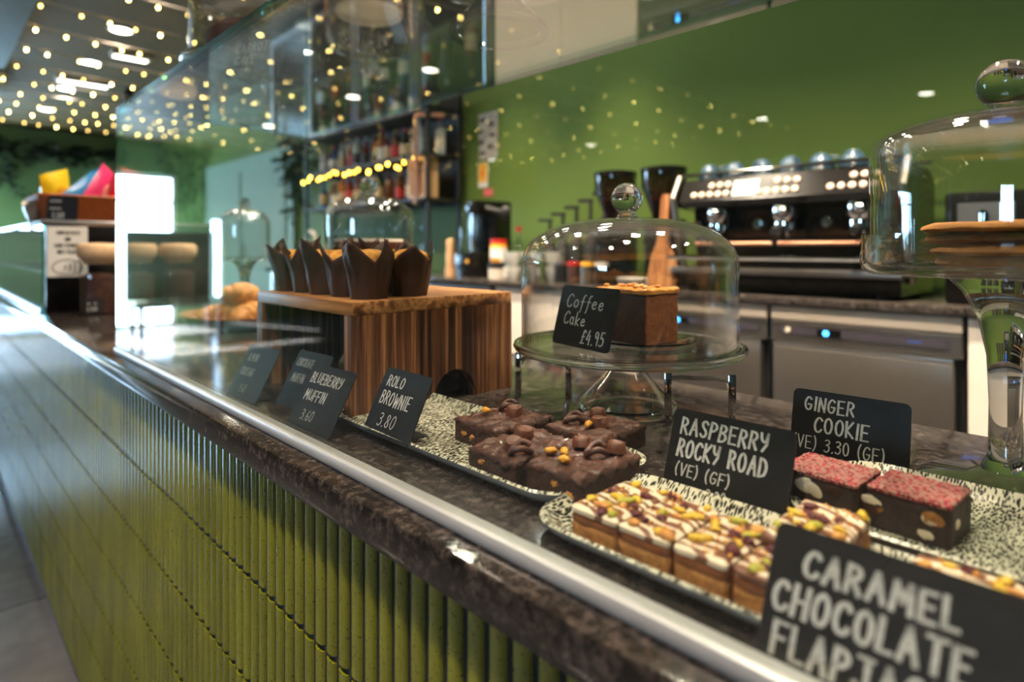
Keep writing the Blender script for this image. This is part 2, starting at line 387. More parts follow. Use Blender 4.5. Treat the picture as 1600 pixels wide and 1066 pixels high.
slab('wall_near', (XL - .2, YN - .15, 0), (XB, YN, ZC), DARKG)
wl = MB(); x0, x1 = XL - .15, XL
wl.span((x0, YN - .15, 0), (x1, -1.7, ZC)); wl.span((x0, -.3, 0), (x1, YF + .15, ZC)); wl.span((x0, -1.7, 0), (x1, -.3, 1.35)); wl.span((x0, -1.7, 2.1), (x1, -.3, ZC))
struct(wl.build('wall_left', DARKG, None, 0))
fr = MB()
for yy in (-1.7, -1.02, -.36): fr.span((x0 + .04, yy, 1.35), (x1 - .03, yy + .06, 2.1))
for zz in (1.35, 2.04): fr.span((x0 + .04, -1.7, zz), (x1 - .03, -.3, zz + .06))
struct(fr.build('window_3', WHITE, None, 0))
# far wall with a window and a glazed street door
wf = MB(); y0, y1 = YF, YF + .15
wx0, wx1, wz1 = -2.1, .35, 2.15
sx0, sx1, sz0, sz1 = -2.74, -2.56, .22, 1.55
wf.span((XL - .2, y0, 0), (sx0, y1, ZC)); wf.span((sx1, y0, 0), (wx0, y1, ZC)); wf.span((wx1, y0, 0), (XB, y1, ZC)); wf.span((wx0, y0, wz1), (wx1, y1, ZC))
wf.span((sx0, y0, 0), (sx1, y1, sz0)); wf.span((sx0, y0, sz1), (sx1, y1, ZC))
struct(wf.build('wall_far', FARG, None, 0))
fr = MB()
for xx in (wx0, -1.29, -.48, wx1 - .05): fr.span((xx, y0 + .02, 0), (xx + .05, y0 + .08, wz1))
for zz in (.0, 1.74, wz1 - .05): fr.span((wx0, y0 + .02, zz), (wx1, y0 + .07, zz + .04))
struct(fr.build('window_1', WHITE, None, 0))
fr = MB()
for a, b in (((sx0, y0 + .02, sz0), (sx0 + .02, y0 + .07, sz1)), ((sx1 - .02, y0 + .02, sz0), (sx1, y0 + .07, sz1)), ((sx0, y0 + .02, sz0), (sx1, y0 + .07, sz0 + .03)), ((sx0, y0 + .02, sz1 - .03), (sx1, y0 + .07, sz1))): fr.span(a, b)
struct(fr.build('window_2', WHITE, None, 0))
# pale door on the green wall beyond the bar
d = MB(); d.span((XB - .05, 5.35, 0), (XB, 7.7, 2.05)); do = struct(d.build('door_1', MINT, None, 0))
d = MB(); d.span((XB - .065, 5.5, .9), (XB - .05, 6.45, 1.9)); d.span((XB - .065, 6.6, .9), (XB - .05, 7.55, 1.9)); d.build('panel', PALE, do, 0)
d = MB(); d.cyl((XB - .09, 6.45, 1.0), (XB - .09, 6.45, 1.15), .012); d.build('handle', STEEL, do)

for lab, bx, hw in (('added sage green high backed bench masking the far window in reflections', -1.83, .53), ('added sage green high backed bench masking the counter end of the far window in reflections', -.22, .52)):  # unseen benches, added to block part of the bright window in glass reflections
    t = thing('added_bench', lab, 'bench', (bx, 8.75, 0), 0, 'added benches masking the far window')
    b = MB(); b.span((-hw, .12, .34), (hw, .18, 1.32), .01); b.build('backrest', MINT, t, 0)
    b = MB(); b.span((-hw, -.36, .36), (hw, .119, .45), .02); b.build('seat', MINT, t, 0)
    for xx in (-hw + .05, hw - .1):
        for yy in (-.32, .12): b = MB(); b.span((xx, yy, 0), (xx + .05, yy + .05, .339 if yy > 0 else .359)); b.build('leg', BLACKM, t, 0)
# ================================================================== counter
CT = .889
ct = MB()
ct.span((.262, -1.2, CT - .032), (.86, 6.2, CT), .004)
tag(ct.build('worktop', GRANITE, None, 30), 'long polished dark granite worktop under the glass case', 'worktop')
t = thing('counter', 'service counter clad in olive green ribbed tiles', 'counter')
b = MB(); b.span((.284, -1.2, .05), (.84, 6.2, CT - .034)); b.build('carcass', GROUT, t, 0)
b = MB(); b.span((.292, -1.2, 0), (.80, 6.2, .05)); b.build('plinth', BLACKM, t, 0)
rb = MB(); rows = [(.713, .855), (.586, .709), (.458, .582), (.330, .454), (.202, .326), (.052, .198)]
pitch = .0232; prof = [(.0, 0), (.06, .55), (.16, .82), (.34, .97), (.5, 1), (.66, .97), (.84, .82), (.94, .55), (1, 0)]
k = 0; y = -.1
while y < 6.1:
    for z0, z1 in rows:
        wid = .0170; pr = [(y + px * wid, .2845 - dx * .0046) for px, dx in prof]
        lo = [rb.bm.verts.new((x, yy, z0 + .001)) for yy, x in pr]; hi = [rb.bm.verts.new((x, yy, z1 - .0015)) for yy, x in pr]
        for i in range(len(pr) - 1): rb.bm.faces.new((lo[i], lo[i + 1], hi[i + 1], hi[i]))
        rb.bm.faces.new(hi); rb.bm.faces.new(lo[::-1])
    y += pitch
rb.build('tile_cladding', TILE, t, 50)

# ---------------- glass case
t = thing('glass_display_case', 'frameless glass display case standing on the granite worktop', 'display case', (0, 0, CT))
def pane(name, a, b):
    m = MB(); m.span(a, b); o = m.build(name, [ROOF if name == 'top_pane' else PANE, PANE_EDGE], t, 0)
    dims = [abs(q - p) for p, q in zip(a, b)]; ax = dims.index(min(dims))
    for p in o.data.polygons: p.material_index = 0 if abs(p.normal[ax]) > .9 or p.normal[2] < -.9 else 1
    return o
ZT = 1.375 - CT
pane('front_pane', (.287, -.9, .012), (.295, 1.435, ZT))
pane('end_pane', (.2955, 1.427, .004), (.69, 1.435, ZT))
pane('top_pane', (.287, -.9, ZT + .0005), (.70, 1.435, ZT + .0085))
b = MB(); b.span((.283, -.9, 0), (.299, 1.437, .0118), .003); b.build('base_rail', RAILM, t, 40)

# ================================================================== trays
def tray_mat():
    m, nt, out = newmat('dashed_glaze')
    p = principled(nt, out, .2, 0, spec=.6)
    v = coords(nt, (1, 1, 1)); sep = nt.nodes.new('ShaderNodeSeparateXYZ'); lk(nt, v, sep.inputs[0])
    vor = nt.nodes.new('ShaderNodeTexVoronoi'); vor.inputs['Scale'].default_value = 1
    v2 = coords(nt, (190, 620, 60), rot=(0, 0, .35)); lk(nt, v2, vor.inputs['Vector'])
    f = noise_n(nt, coords(nt, (1, 1, 1)), 30, 3)
    mth = nt.nodes.new('ShaderNodeMath'); mth.operation = 'MULTIPLY_ADD'; mth.inputs[1].default_value = .5; lk(nt, f, mth.inputs[0]); lk(nt, vor.outputs['Distance'], mth.inputs[2])
    c = ramp(nt, mth.outputs[0], [(.66, srgb(30, 30, 25)), (.82, srgb(190, 188, 168))])
    lk(nt, c, p.inputs['Base Color']); return m
DASH = tray_mat(); CERAMIC = plain('white_ceramic', srgb(215, 213, 206), .18, 0, .03, spec=.6)
def tray(label, cx_, cy_, wx, wy, r=.035, z=CT, h=.014, rotz=0):
    t = thing('serving_tray', label, 'tray', (cx_, cy_, z), rotz, 'dashed ceramic serving trays')
    def ring(scale_in, zz): return [(x, y, zz) for x, y in rbox_outline(wx - 2 * scale_in, wy - 2 * scale_in, max(.006, r - scale_in * .6), 8)]
    top = [ring(.0, h), ring(.003, h + .0012), ring(.009, h - .003), ring(.014, .0075), ring(.02, .006)]
    und = [ring(.0, h), ring(.002, h - .004), ring(.012, .002), ring(.02, 0.0)]
    m = MB()
    def loft(seq, close_last):
        R = [[m.bm.verts.new(p) for p in rg] for rg in seq]; n = len(R[0])
        for a, b in zip(R, R[1:]):
            for i in range(n): m.bm.faces.new((a[i], a[(i + 1) % n], b[(i + 1) % n], b[i]))
        m.bm.faces.new(R[-1])
    loft(top, True); m.build('glazed_top', DASH, t, 50)
    m = MB(); loft(und, True); m.build('underside', CERAMIC, t, 50)
    return t
tray('white tray with black dashes carrying the chocolate brownies', .428, .505, .15, .385)
tray('white dashed tray under the marbled flapjack slices, beside the glass front', .388, .145, .138, .345)
tray('white dashed tray under the pink topped slices, right of the raspberry card', .55, .03, .165, .32)

# ================================================================== cakes
def cake_mat(name, c0, c1, scale=160, rough=.8, bmp=.8, coat=0, dist=.0015):
    m, nt, out = newmat(name); v = coords(nt); p = principled(nt, out, rough, coat=coat)
    f = noise_n(nt, v, scale, 6, .7); lk(nt, ramp(nt, f, [(.32, c0), (.68, c1)]), p.inputs['Base Color'])
    bump(nt, p, noise_n(nt, v, scale * 1.3, 8, .7), bmp, dist); return m
CRUMB = cake_mat('brownie_crumb', srgb(30, 15, 11), srgb(84, 48, 34), 260, .85, 1.0, 0, .004)
GANACHE = cake_mat('chocolate_frosting', srgb(50, 25, 16), srgb(98, 54, 36), 90, .28, .8, .45, .003)
MILKCH = cake_mat('milk_chocolate', srgb(78, 42, 28), srgb(110, 64, 42), 120, .4, .5)
BISCUIT = cake_mat('oat_biscuit', srgb(140, 84, 36), srgb(206, 148, 80), 180, .85, 1)
CARAMEL = cake_mat('caramel_layer', srgb(110, 58, 24), srgb(150, 88, 40), 60, .4, .3)
HONEY = cake_mat('honeycomb_gold', srgb(186, 120, 24), srgb(216, 160, 50), 150, .45, .4)
PIST = cake_mat('pistachio_yellow', srgb(196, 150, 30), srgb(222, 190, 60), 120, .5, .3)
PISTG = cake_mat('pistachio_green', srgb(150, 150, 40), srgb(190, 180, 70), 120, .5, .3)
CRAN = cake_mat('dried_cranberry', srgb(60, 14, 22), srgb(110, 30, 40), 200, .4, .8)
NUTTY = cake_mat('roast_nut', srgb(190, 120, 50), srgb(220, 160, 80), 120, .5, .4)
ROCKY = cake_mat('rocky_chocolate', srgb(24, 12, 9), srgb(62, 35, 27), 120, .5, .9, .1, .003)
SPONGE = cake_mat('coffee_sponge', srgb(110, 60, 26), srgb(160, 96, 48), 200, .85, .8)
CRUST = cake_mat('dark_cake_crust', srgb(48, 24, 14), srgb(80, 44, 24), 120, .6, .5)
ICING = cake_mat('caramel_icing', srgb(176, 110, 40), srgb(214, 150, 70), 60, .3, .5, .3)
COOKIE = cake_mat('ginger_biscuit', srgb(170, 106, 40), srgb(206, 140, 64), 140, .75, .6)
MUFFIN = cake_mat('muffin_crumb', srgb(196, 116, 40), srgb(240, 180, 90), 120, .8, .8)
PASTRY = cake_mat('baked_pastry', srgb(170, 96, 36), srgb(224, 160, 84), 30, .5, .4)
REDV = cake_mat('red_velvet', srgb(90, 20, 24), srgb(140, 44, 40), 160, .8, .8)
CREAMF = plain('cream_filling', srgb(236, 222, 200), .5)
def marble_mat():
    m, nt, out = newmat('marbled_chocolate'); p = principled(nt, out, .32)
    v = coords(nt, (1, .45, 1), rot=(0, 0, .6)); wv = nt.nodes.new('ShaderNodeTexWave'); wv.inputs['Scale'].default_value = 36; wv.inputs['Distortion'].default_value = 9
    wv.inputs['Detail'].default_value = 2; wv.inputs['Detail Scale'].default_value = 1.2; lk(nt, v, wv.inputs['Vector'])
    lk(nt, ramp(nt, wv.outputs['Fac'], [(.40, srgb(118, 76, 56)), (.56, srgb(226, 208, 182))]), p.inputs['Base Color'])
    bump(nt, p, wv.outputs['Fac'], .3, .001); return m
MARBLE = marble_mat()
def raspberry_mat():
    m, nt, out = newmat('freeze_dried_raspberry'); p = principled(nt, out, .7)
    v = coords(nt); vo = nt.nodes.new('ShaderNodeTexVoronoi'); vo.inputs['Scale'].default_value = 520; lk(nt, v, vo.inputs['Vector'])
    sp = nt.nodes.new('ShaderNodeSeparateColor'); lk(nt, vo.outputs['Color'], sp.inputs[0])
    lk(nt, ramp(nt, sp.outputs[0], [(.0, srgb(140, 14, 34)), (.26, srgb(190, 50, 66)), (.40, srgb(176, 126, 116)), (.8, srgb(150, 112, 98)), (.94, srgb(110, 20, 36))], 'CONSTANT'), p.inputs['Base Color'])
    bump(nt, p, vo.outputs['Distance'], .9, .0015); return m
RASP = raspberry_mat()

def slab_mesh(mb, x0, x1, y0, y1, z0, z1, n=14, rough=.0012, freq=70, seed=0, top_amp=.0015, r=.003, botflat=True):
    """a cut cake block: a box subdivided on every side and roughened with noise"""
    nx = max(3, int(n * (x1 - x0) / .08)); ny = max(3, int(n * (y1 - y0) / .08)); nz = max(2, int(n * (z1 - z0) / .08) + 2)
    V = {}
    def vert(i, j, k):
        key = (i, j, k)
        if key in V: return V[key]
        p = Vector((x0 + (x1 - x0) * i / nx, y0 + (y1 - y0) * j / ny, z0 + (z1 - z0) * k / nz))
        for ax, (i_, n_) in enumerate(((i, nx), (j, ny), (k, nz))): pass
        q = p * freq + Vector((seed * 3.1, seed * 1.7, seed))
        dv = noise.noise_vector(q)
        # pull the corners in a little
        ex = (i in (0, nx)) + (j in (0, ny)) + (k == nz)
        c = Vector(((x0 + x1) / 2, (y0 + y1) / 2, (z0 + z1) / 2))
        if ex >= 2:
            for ax, (lo, hi) in enumerate(((i == 0, i == nx), (j == 0, j == ny), (False, k == nz))):
                if lo: p[ax] += r * .35
                if hi: p[ax] -= r * .35
        p += Vector((dv.x * rough, dv.y * rough, dv.z * (top_amp if k == nz else rough) if k > 0 else 0))
        V[key] = mb.bm.verts.new(p); return V[key]
    def quad(a, b, c, d_):
        f = mb.bm.faces.new((a, b, c, d_)); f.material_index = mb.mi
    for i in range(nx):
        for j in range(ny):
            quad(vert(i, j, nz), vert(i + 1, j, nz), vert(i + 1, j + 1, nz), vert(i, j + 1, nz)); quad(vert(i, j, 0), vert(i, j + 1, 0), vert(i + 1, j + 1, 0), vert(i + 1, j, 0))
        for k in range(nz):
            quad(vert(i, 0, k), vert(i + 1, 0, k), vert(i + 1, 0, k + 1), vert(i, 0, k + 1)); quad(vert(i, ny, k), vert(i, ny, k + 1), vert(i + 1, ny, k + 1), vert(i + 1, ny, k))
    for j in range(ny):
        for k in range(nz):
            quad(vert(0, j, k), vert(0, j, k + 1), vert(0, j + 1, k + 1), vert(0, j + 1, k)); quad(vert(nx, j, k), vert(nx, j + 1, k), vert(nx, j + 1, k + 1), vert(nx, j, k + 1))

TZ = CT + .0065        # surface of a tray
def brownie(label, x0, x1, y0, y1, rz, chunks, seed, h=.028):
    cx_, cy_ = (x0 + x1) / 2, (y0 + y1) / 2; wx, wy = (x1 - x0) / 2, (y1 - y0) / 2
    t = thing('chocolate_brownie', label, 'brownie', (cx_, cy_, TZ), rz, 'brownies on the dashed tray')
    m = MB(); slab_mesh(m, -wx, wx, -wy, wy, 0, h * .80, 20, .0010, 160, seed); m.build('sponge', CRUMB, t, 60)
    # frosting: a wavy sheet draped over the top, swirled ridges
    m = MB(); nx, ny = 44, 44; g = []
    rnd = random.Random(seed); ph = rnd.uniform(0, 6)
    for i in range(nx + 1):
        row = []
        for j in range(ny + 1):
            u_, v_ = i / nx * 2 - 1, j / ny * 2 - 1; px, py = u_ * wx * 1.015, v_ * wy * 1.015
            edge = max(abs(u_), abs(v_))
            nz_ = noise.noise(Vector((px * 60, py * 60, seed))) ; sw = math.sin(px * 260 + 5 * noise.noise(Vector((px * 35, py * 35, seed + 9))) + py * 120 + ph)
            z = h * .87 + .0026 * nz_ - .0050 * abs(noise.noise(Vector((px * 75 + py * 30, py * 110, seed + 2)))) + .0008 * sw + .0008 * noise.noise(Vector((px * 240, py * 240, seed)))
            if edge > .9: z -= (edge - .9) / .1 * (.0045 + .004 * noise.noise(Vector((px * 120, py * 120, seed + 4))))
            row.append(m.bm.verts.new((px, py, z)))
        g.append(row)
    for i in range(nx):
        for j in range(ny): m.bm.faces.new((g[i][j], g[i + 1][j], g[i + 1][j + 1], g[i][j + 1]))
    fo = m.build('frosting', GANACHE, t, 80)
    so = fo.modifiers.new('s', 'SOLIDIFY'); so.thickness = .004; so.offset = -1
    for (px, py, kind) in chunks:
        m = MB(); z = h * .9
        if kind == 'c':
            rot = Matrix.Rotation(rnd.uniform(0, 3), 3, 'Z') @ Matrix.Rotation(rnd.uniform(-.35, .35), 3, 'X')
            m.lathe([(0.0, -.001), (.0098, -.001), (.0092, .002), (.0078, .0075), (.0066, .0082), (.004, .0068), (0, .0068)], (px, py, z), 18, rot)
            for v in m.bm.verts: v.co += noise.noise_vector(v.co * 160 + Vector((seed, 0, 0))) * .0012
            m.build('chocolate_caramel', MILKCH, t, 50)
        elif kind == 'h':
            pts = [(px + .011 * math.cos(a), py + .008 * math.sin(a), z + .003 + .003 * math.sin(a * 2)) for a in [x * .35 for x in range(16)]]
            m.tube(pts, .0028, 8); m.build('chocolate_curl', GANACHE, t, 60)
        else:
            m.ball((px, py, z + .003), .0048, 2, (1.3, .8, .7), Matrix.Rotation(rnd.uniform(0, 3), 3, 'Z'), .0007); m.build('honeycomb_nugget', HONEY, t, 60)
    # pale nuts showing in the cut side
    for q in range(1 + seed % 2):
        m = MB(); m.ball((-wx + .0006, rnd.uniform(-.8, .8) * wy, rnd.uniform(.25, .55) * h), .0042, 2, (.3, 1.3, .7), Matrix.Rotation(rnd.uniform(-.6, .6), 3, 'X'), .0008); m.build('nut_piece', NUTTY, t, 60)
    return t
brownie('chocolate brownie at the front right corner of its tray, nearest the glass front', .371, .455, .302, .3635, .0, [(.02, .018, 'c'), (-.012, .012, 'n'), (-.026, .0, 'n'), (.03, -.012, 'c'), (.012, -.005, 'h'), (-.018, .022, 'n')], 1)
brownie('chocolate brownie in front row of its tray, just right of the small card', .362, .447, .366, .428, .0, [(-.02, -.006, 'c'), (-.024, -.02, 'h'), (.01, .01, 'c')], 2)
brownie('chocolate brownie in the back row with its end showing beside the small card', .412, .494, .440, .510, .02, [(.01, -.006, 'c'), (-.01, .018, 'n'), (.022, .014, 'h')], 3)
brownie('chocolate brownie in the back row, partly hidden behind the two front ones', .462, .540, .352, .425, .02, [(-.006, -.01, 'c'), (-.02, -.006, 'n'), (.018, .01, 'c'), (-.012, .018, 'h')], 4)

def flapjack(label, x0, x1, y0, y1, z, seed, h=.0225, rz=0, npist=14, ncran=5):
    cx_, cy_ = (x0 + x1) / 2, (y0 + y1) / 2; wx, wy = (x1 - x0) / 2, (y1 - y0) / 2; rnd = random.Random(seed)
    t = thing('flapjack_slice', label, 'flapjack', (cx_, cy_, z), rz, 'caramel chocolate flapjack slices')
    m = MB(); slab_mesh(m, -wx, wx, -wy, wy, 0, h * .55, 24, .0011, 180, seed); m.build('oat_base', BISCUIT, t, 60)
    m = MB(); slab_mesh(m, -wx * .99, wx * .99, -wy * .99, wy * .99, h * .54, h * .82, 20, .0006, 120, seed + 1); m.build('caramel_layer', CARAMEL, t, 60)
    m = MB(); slab_mesh(m, -wx, wx, -wy, wy, h * .81, h, 24, .0008, 90, seed + 2, .0012); m.build('marbled_topping', MARBLE, t, 60)
    def spot(): return rnd.uniform(-.88, .88) * wx, rnd.uniform(-.86, .86) * wy
    for q in range(npist):
        px, py = spot(); s = rnd.uniform(.0024, .0048)
        m = MB(); m.ball((px, py, h + s * .3), s, 2, (1.35, .85, .6), Matrix.Rotation(rnd.uniform(0, 3), 3, 'Z') @ Matrix.Rotation(rnd.uniform(-.5, .5), 3, 'X'), s * .12)
        m.build('pistachio', rnd.choice([PIST, PIST, PISTG, NUTTY]), t, 60)
    for q in range(ncran):
        px, py = spot(); s = rnd.uniform(.003, .0048)
        m = MB(); m.ball((px, py, h + s * .25), s, 2, (1.2, .9, .6), Matrix.Rotation(rnd.uniform(0, 3), 3, 'Z'), s * .22); m.build('cranberry', CRAN, t, 60)
    m = MB()
    for q in range(60):
        px, py = spot(); m.ball((px, py, h + .0006), rnd.uniform(.0007, .0017), 1, (1, 1, .7), None, .0003)
    o = m.build('nut_crumbs', NUTTY, t, 60); o['kind'] = 'stuff'
    return t
flapjack('marbled flapjack slice at the far end of its tray', .332, .400, .240, .280, TZ, 11, npist=16)
flapjack('marbled flapjack slice, second from the far end of its tray', .332, .400, .2005, .2393, TZ, 12, npist=14)
flapjack('marbled flapjack slice in the middle of its tray, in front of the raspberry card', .332, .398, .163, .1985, TZ, 13)
flapjack('short marbled flapjack slice partly hidden by the caramel card', .333, .373, .125, .161, TZ, 14, npist=7, ncran=3)
flapjack('thick marbled flapjack slice at the back, above the corner of the caramel card', .377, .452, .121, .164, TZ, 15, npist=14, ncran=6, h=.027)
flapjack('marbled flapjack slice hidden behind the caramel card, only its top showing', .365, .430, .040, .090, TZ, 16)

def rocky(label, x0, x1, y0, y1, seed, h=.030):
    cx_, cy_ = (x0 + x1) / 2, (y0 + y1) / 2; wx, wy = (x1 - x0) / 2, (y1 - y0) / 2; rnd = random.Random(seed)
    t = thing('rocky_road_slice', label, 'rocky road', (cx_, cy_, TZ), -.08, 'raspberry rocky road slices')
    m = MB(); slab_mesh(m, -wx, wx, -wy, wy, 0, h * .9, 22, .0010, 110, seed); m.build('chocolate_block', ROCKY, t, 60)
    m = MB(); slab_mesh(m, -wx * .99, wx * .99, -wy * .99, wy * .99, h * .89, h, 40, .0008, 300, seed + 1, .0014); m.build('raspberry_topping', RASP, t, 60)
    for q in range(6):
        m = MB(); m.ball((-wx - .0001, rnd.uniform(-.85, .85) * wy, rnd.uniform(.2, .75) * h), rnd.uniform(.003, .006), 2, (.2, 1.3, .8), Matrix.Rotation(rnd.uniform(-.6, .6), 3, 'X'), .0004); m.build('biscuit_piece', rnd.choice([CREAMF, BISCUIT, CRUST]), t, 60)
    m = MB(); m.ball((rnd.uniform(-.4, .4) * wx, -wy - .0001, h * .45), .0045, 2, (1.2, .2, .8)); m.build('marshmallow', CREAMF, t, 60)
    return t
rocky('pink raspberry topped rocky road slice at the end nearest the tall cake stand', .500, .551, .084, .137, 21)
rocky('pink raspberry topped rocky road slice emerging from behind the raspberry card', .495, .546, .140, .198, 22)

# ================================================================== price cards
price_card('rolo brownie card with price 3.80 on the brownie tray', (.352, .553, CT + .0105), FACE - .02, .088, .073, .46,
           [('ROLO', .012, .053, .0115, .0017, .95, .06), ('BROWNIE', .011, .033, .0140, .0018, .80, .06), ('3.80', .022, .010, .0140, .0011, 1.0, .1)])
price_card('blueberry muffin card with price 3.60 on the granite left of the brownie tray', (.318, .662, CT), FACE + .06, .094, .078, .50,
           [('BLUEBERRY', .010, .056, .0120, .0017, .82, .1), ('MUFFIN', .012, .035, .0120, .0017, .90, .08), ('3.60', .022, .012, .0120, .0010, .95, .1)])
price_card('chocolate muffin card half hidden behind the blueberry muffin card', (.352, .775, CT), FACE + .06, .088, .078, .50,
           [('CHOCOLATE', .008, .056, .0110, .0013, .56, .1), ('MUFFIN', .012, .034, .0115, .0014, .66, .08)], CHALKG)
price_card('faintly written card farthest along the glass, beside the croissant basket', (.318, .865, CT), FACE + .06, .092, .080, .50,
           [('ALMOND', .014, .056, .0110, .0011, .6, .1), ('CROISSANT', .012, .035, .0110, .0011, .55, .08), ('3.60', .03, .012, .011, .0010, .75, .1)], CHALKG)
price_card('raspberry rocky road card standing between the brownie and flapjack trays', (.462, .234, CT), FACE + .02, .105, .073, .36,
           [('RASPBERRY', .009, .0525, .0135, .0022, .82, .05), ('ROCKY ROAD', .009, .0335, .0140, .0023, .72, .05), ('(VE) (GF)', .010, .018, .0095, .0013, .95, .08), ('3.80', .040, .004, .009, .0012, .8, .05)])
price_card('ginger cookie card standing behind the pink topped slices', (.640, .194, CT), FACE + .05, .104, .068, .22,
           [('GINGER', .012, .048, .0130, .0020, .85, .05), ('COOKIE', .022, .0275, .0145, .0021, .82, .05), ('(VE) 3.30 (GF)', .003, .0100, .0120, .0013, .82, .05)])
price_card('big out of focus caramel chocolate flapjack card nearest the camera', (.308, .080, CT), FACE + .0, .114, .069, .48,
           [('CARAMEL', .017, .046, .0125, .0026, .95, .05), ('CHOCOLATE', .005, .0265, .0140, .0027, .84, .05), ('FLAPJACK', .008, .0065, .0145, .0027, .84, .03)])

# ================================================================== wooden riser and muffins
RZ = .145
t = thing('wooden_riser', 'dark striped wooden riser box carrying the muffins', 'riser', (.512, .805, CT))
hx, hy = .136, .142; th = .017
b = MB(); b.span((-hx, -hy, RZ - th), (hx, hy, RZ), .0015); b.build('top_board', ACACIA_TOP, t, 30)
arch = [(-hx, 0), (-.012, 0)] + [(.026 + .038 * math.cos(PI - a), .0 + .042 * math.sin(a)) for a in [PI * i / 12 for i in range(1, 12)]] + [(.064, 0), (hx, 0), (hx, RZ - th), (-hx, RZ - th)]
for sgn in (-1, 1):
    b = MB(); b.prism(arch, th, Matrix.Translation((0, -hy + th if sgn < 0 else hy, 0)) @ Matrix.Rotation(PI / 2, 4, 'X')); b.build('side_board', ACACIA, t, 30)
b = MB(); b.span((hx - th, -hy + th, .0), (hx, hy - th, RZ - th)); b.build('back_board', ACACIA, t, 30)
for lab, x, y, s in (('clear plastic tub inside the wooden riser, seen through its open front', .43, .735, (.09, .07, .048)), ('clear plastic tub seen through the arch of the wooden riser', .545, .74, (.09, .08, .05))):
    tt = thing('plastic_tub', lab, 'tub', (x, y, CT + .0005), .1)
    b = MB(); b.prism(rbox_outline(s[0], s[1], .012), s[2]); b.build('tub', PLASTIC_CLEAR, tt)
    b = MB(); b.prism(rbox_outline(s[0] * 1.08, s[1] * 1.08, .014), .004, Matrix.Translation((0, 0, s[2]))); b.build('lid', PLASTIC_CLEAR, tt)

PAPER = plain('brown_tulip_paper', srgb(62, 32, 22), .5, 0, .3, 60, .3)
def muffin(label, x, y, rz, seed):
    t = thing('tulip_muffin', label, 'muffin', (x, y, CT + RZ + .0004), rz, 'muffins in brown tulip wrappers')
    rnd = random.Random(seed); m = MB(); seg = 64; rings = []
    nr = 9
    for k in range(nr + 1):
        f = k / nr; ring = []
        for i in range(seg):
            a = 2 * PI * i / seg
            tri = abs(((a * 4 / (2 * PI)) % 1) * 2 - 1)                  # four pointed corners
            H = .047 + (.029 + .016 * noise.noise(Vector((math.floor(a * 4 / (2 * PI) + .5) % 4 * 1.7, seed * 2.3, 0)))) * tri ** 1.05 + .004 * math.sin(a * 3 + seed)
            z = f * H; r = .0235 + .0080 * min(1, z / .05) + .05 * max(0, z - .05) + (.004 + .010 * tri * math.sin(a * 2 + seed * 1.7) - .001) * max(0, (z - .035) / .03)
            r += .0010 * math.cos(a * 12 + seed) * f + .0022 * noise.noise(Vector((math.cos(a) * 2, math.sin(a) * 2, z * 25 + seed * 3))) + .0016 * noise.noise(Vector((a * 2, z * 40, seed)))
            ring.append(m.bm.verts.new((r * math.cos(a), r * math.sin(a), z)))
        rings.append(ring)
    for A, B in zip(rings, rings[1:]):
        for i in range(seg): m.bm.faces.new((A[i], A[(i + 1) % seg], B[(i + 1) % seg], B[i]))
    m.bm.faces.new(rings[0][::-1])
    o = m.build('wrapper', PAPER, t, 50); so = o.modifiers.new('s', 'SOLIDIFY'); so.thickness = .0006; so.offset = -1
    m = MB(); m.lathe([(.018, .01), (.0255, .044), (.0265, .050), (.023, .058), (.014, .063), (0, .064)], seg=28)
    for v in m.bm.verts: v.co += noise.noise_vector(v.co * 70 + Vector((seed, 0, 0))) * .0022
    m.build('cake', MUFFIN, t, 70)
    return t
fr_l = ['front muffin at the corner of the riser nearest the card', 'second muffin from the corner along the front of the riser', 'third muffin from the corner along the front of the riser', 'fourth muffin from the corner along the front of the riser', 'last front muffin at the far end of the riser']
for i, (x, y) in enumerate([(.425, .704), (.427, .760), (.424, .816), (.425, .872), (.420, .919)]):
    muffin('brown paper wrapped ' + fr_l[i], x, y, .5 + i * .7, i + 1)
for i, (x, y) in enumerate([(.492, .706), (.497, .770), (.494, .834), (.498, .898)]):
    muffin('brown paper wrapped muffin in the back row, ' + ['at the end by the coffee cake', 'second from the coffee cake end', 'third from the coffee cake end', 'at the end by the croissants'][i], x, y, 1.1 + i * .5, i + 20)

# ================================================================== cake stands and domes
def pedestal_low(t, foot_r, H, stem_r=.0175):
    m = MB(); m.lathe([(foot_r * .97, .0095), (foot_r * .72, .026), (foot_r * .46, .044), (stem_r * 1.2, .0545)], seg=64, cap=False); m.build('foot', FOOTG, t, 50)
    m = MB(); m.lathe([(foot_r * .86, 0), (foot_r, 0), (foot_r * 1.005, .005), (foot_r * .975, .0092), (foot_r * .90, .0092), (foot_r * .84, .004)], seg=64, closed=True, cap=False); m.build('foot_rim', CLEAR, t, 50)
    m = MB(); m.lathe([(0, .050), (stem_r * 1.1, .0548), (stem_r, .062), (stem_r, H - .004), (stem_r * 1.25, H)], seg=48); m.build('stem', CLEAR, t, 50)
def plate_flat(t, r, z, th=.009, lip=.004):
    m = MB(); m.lathe([(0, z), (r * .945, z), (r * .945, z + th), (0, z + th)], seg=96, cap=False); m.build('plate', PLATEG, t, 50)
    m = MB(); m.lathe([(r * .947, z), (r * .985, z + th * .35), (r, z + th * .8), (r * .992, z + th + lip), (r * .975, z + th + lip), (r * .947, z + th)], seg=96, closed=True, cap=False)
    m.build('plate_rim', CLEAR, t, 50)
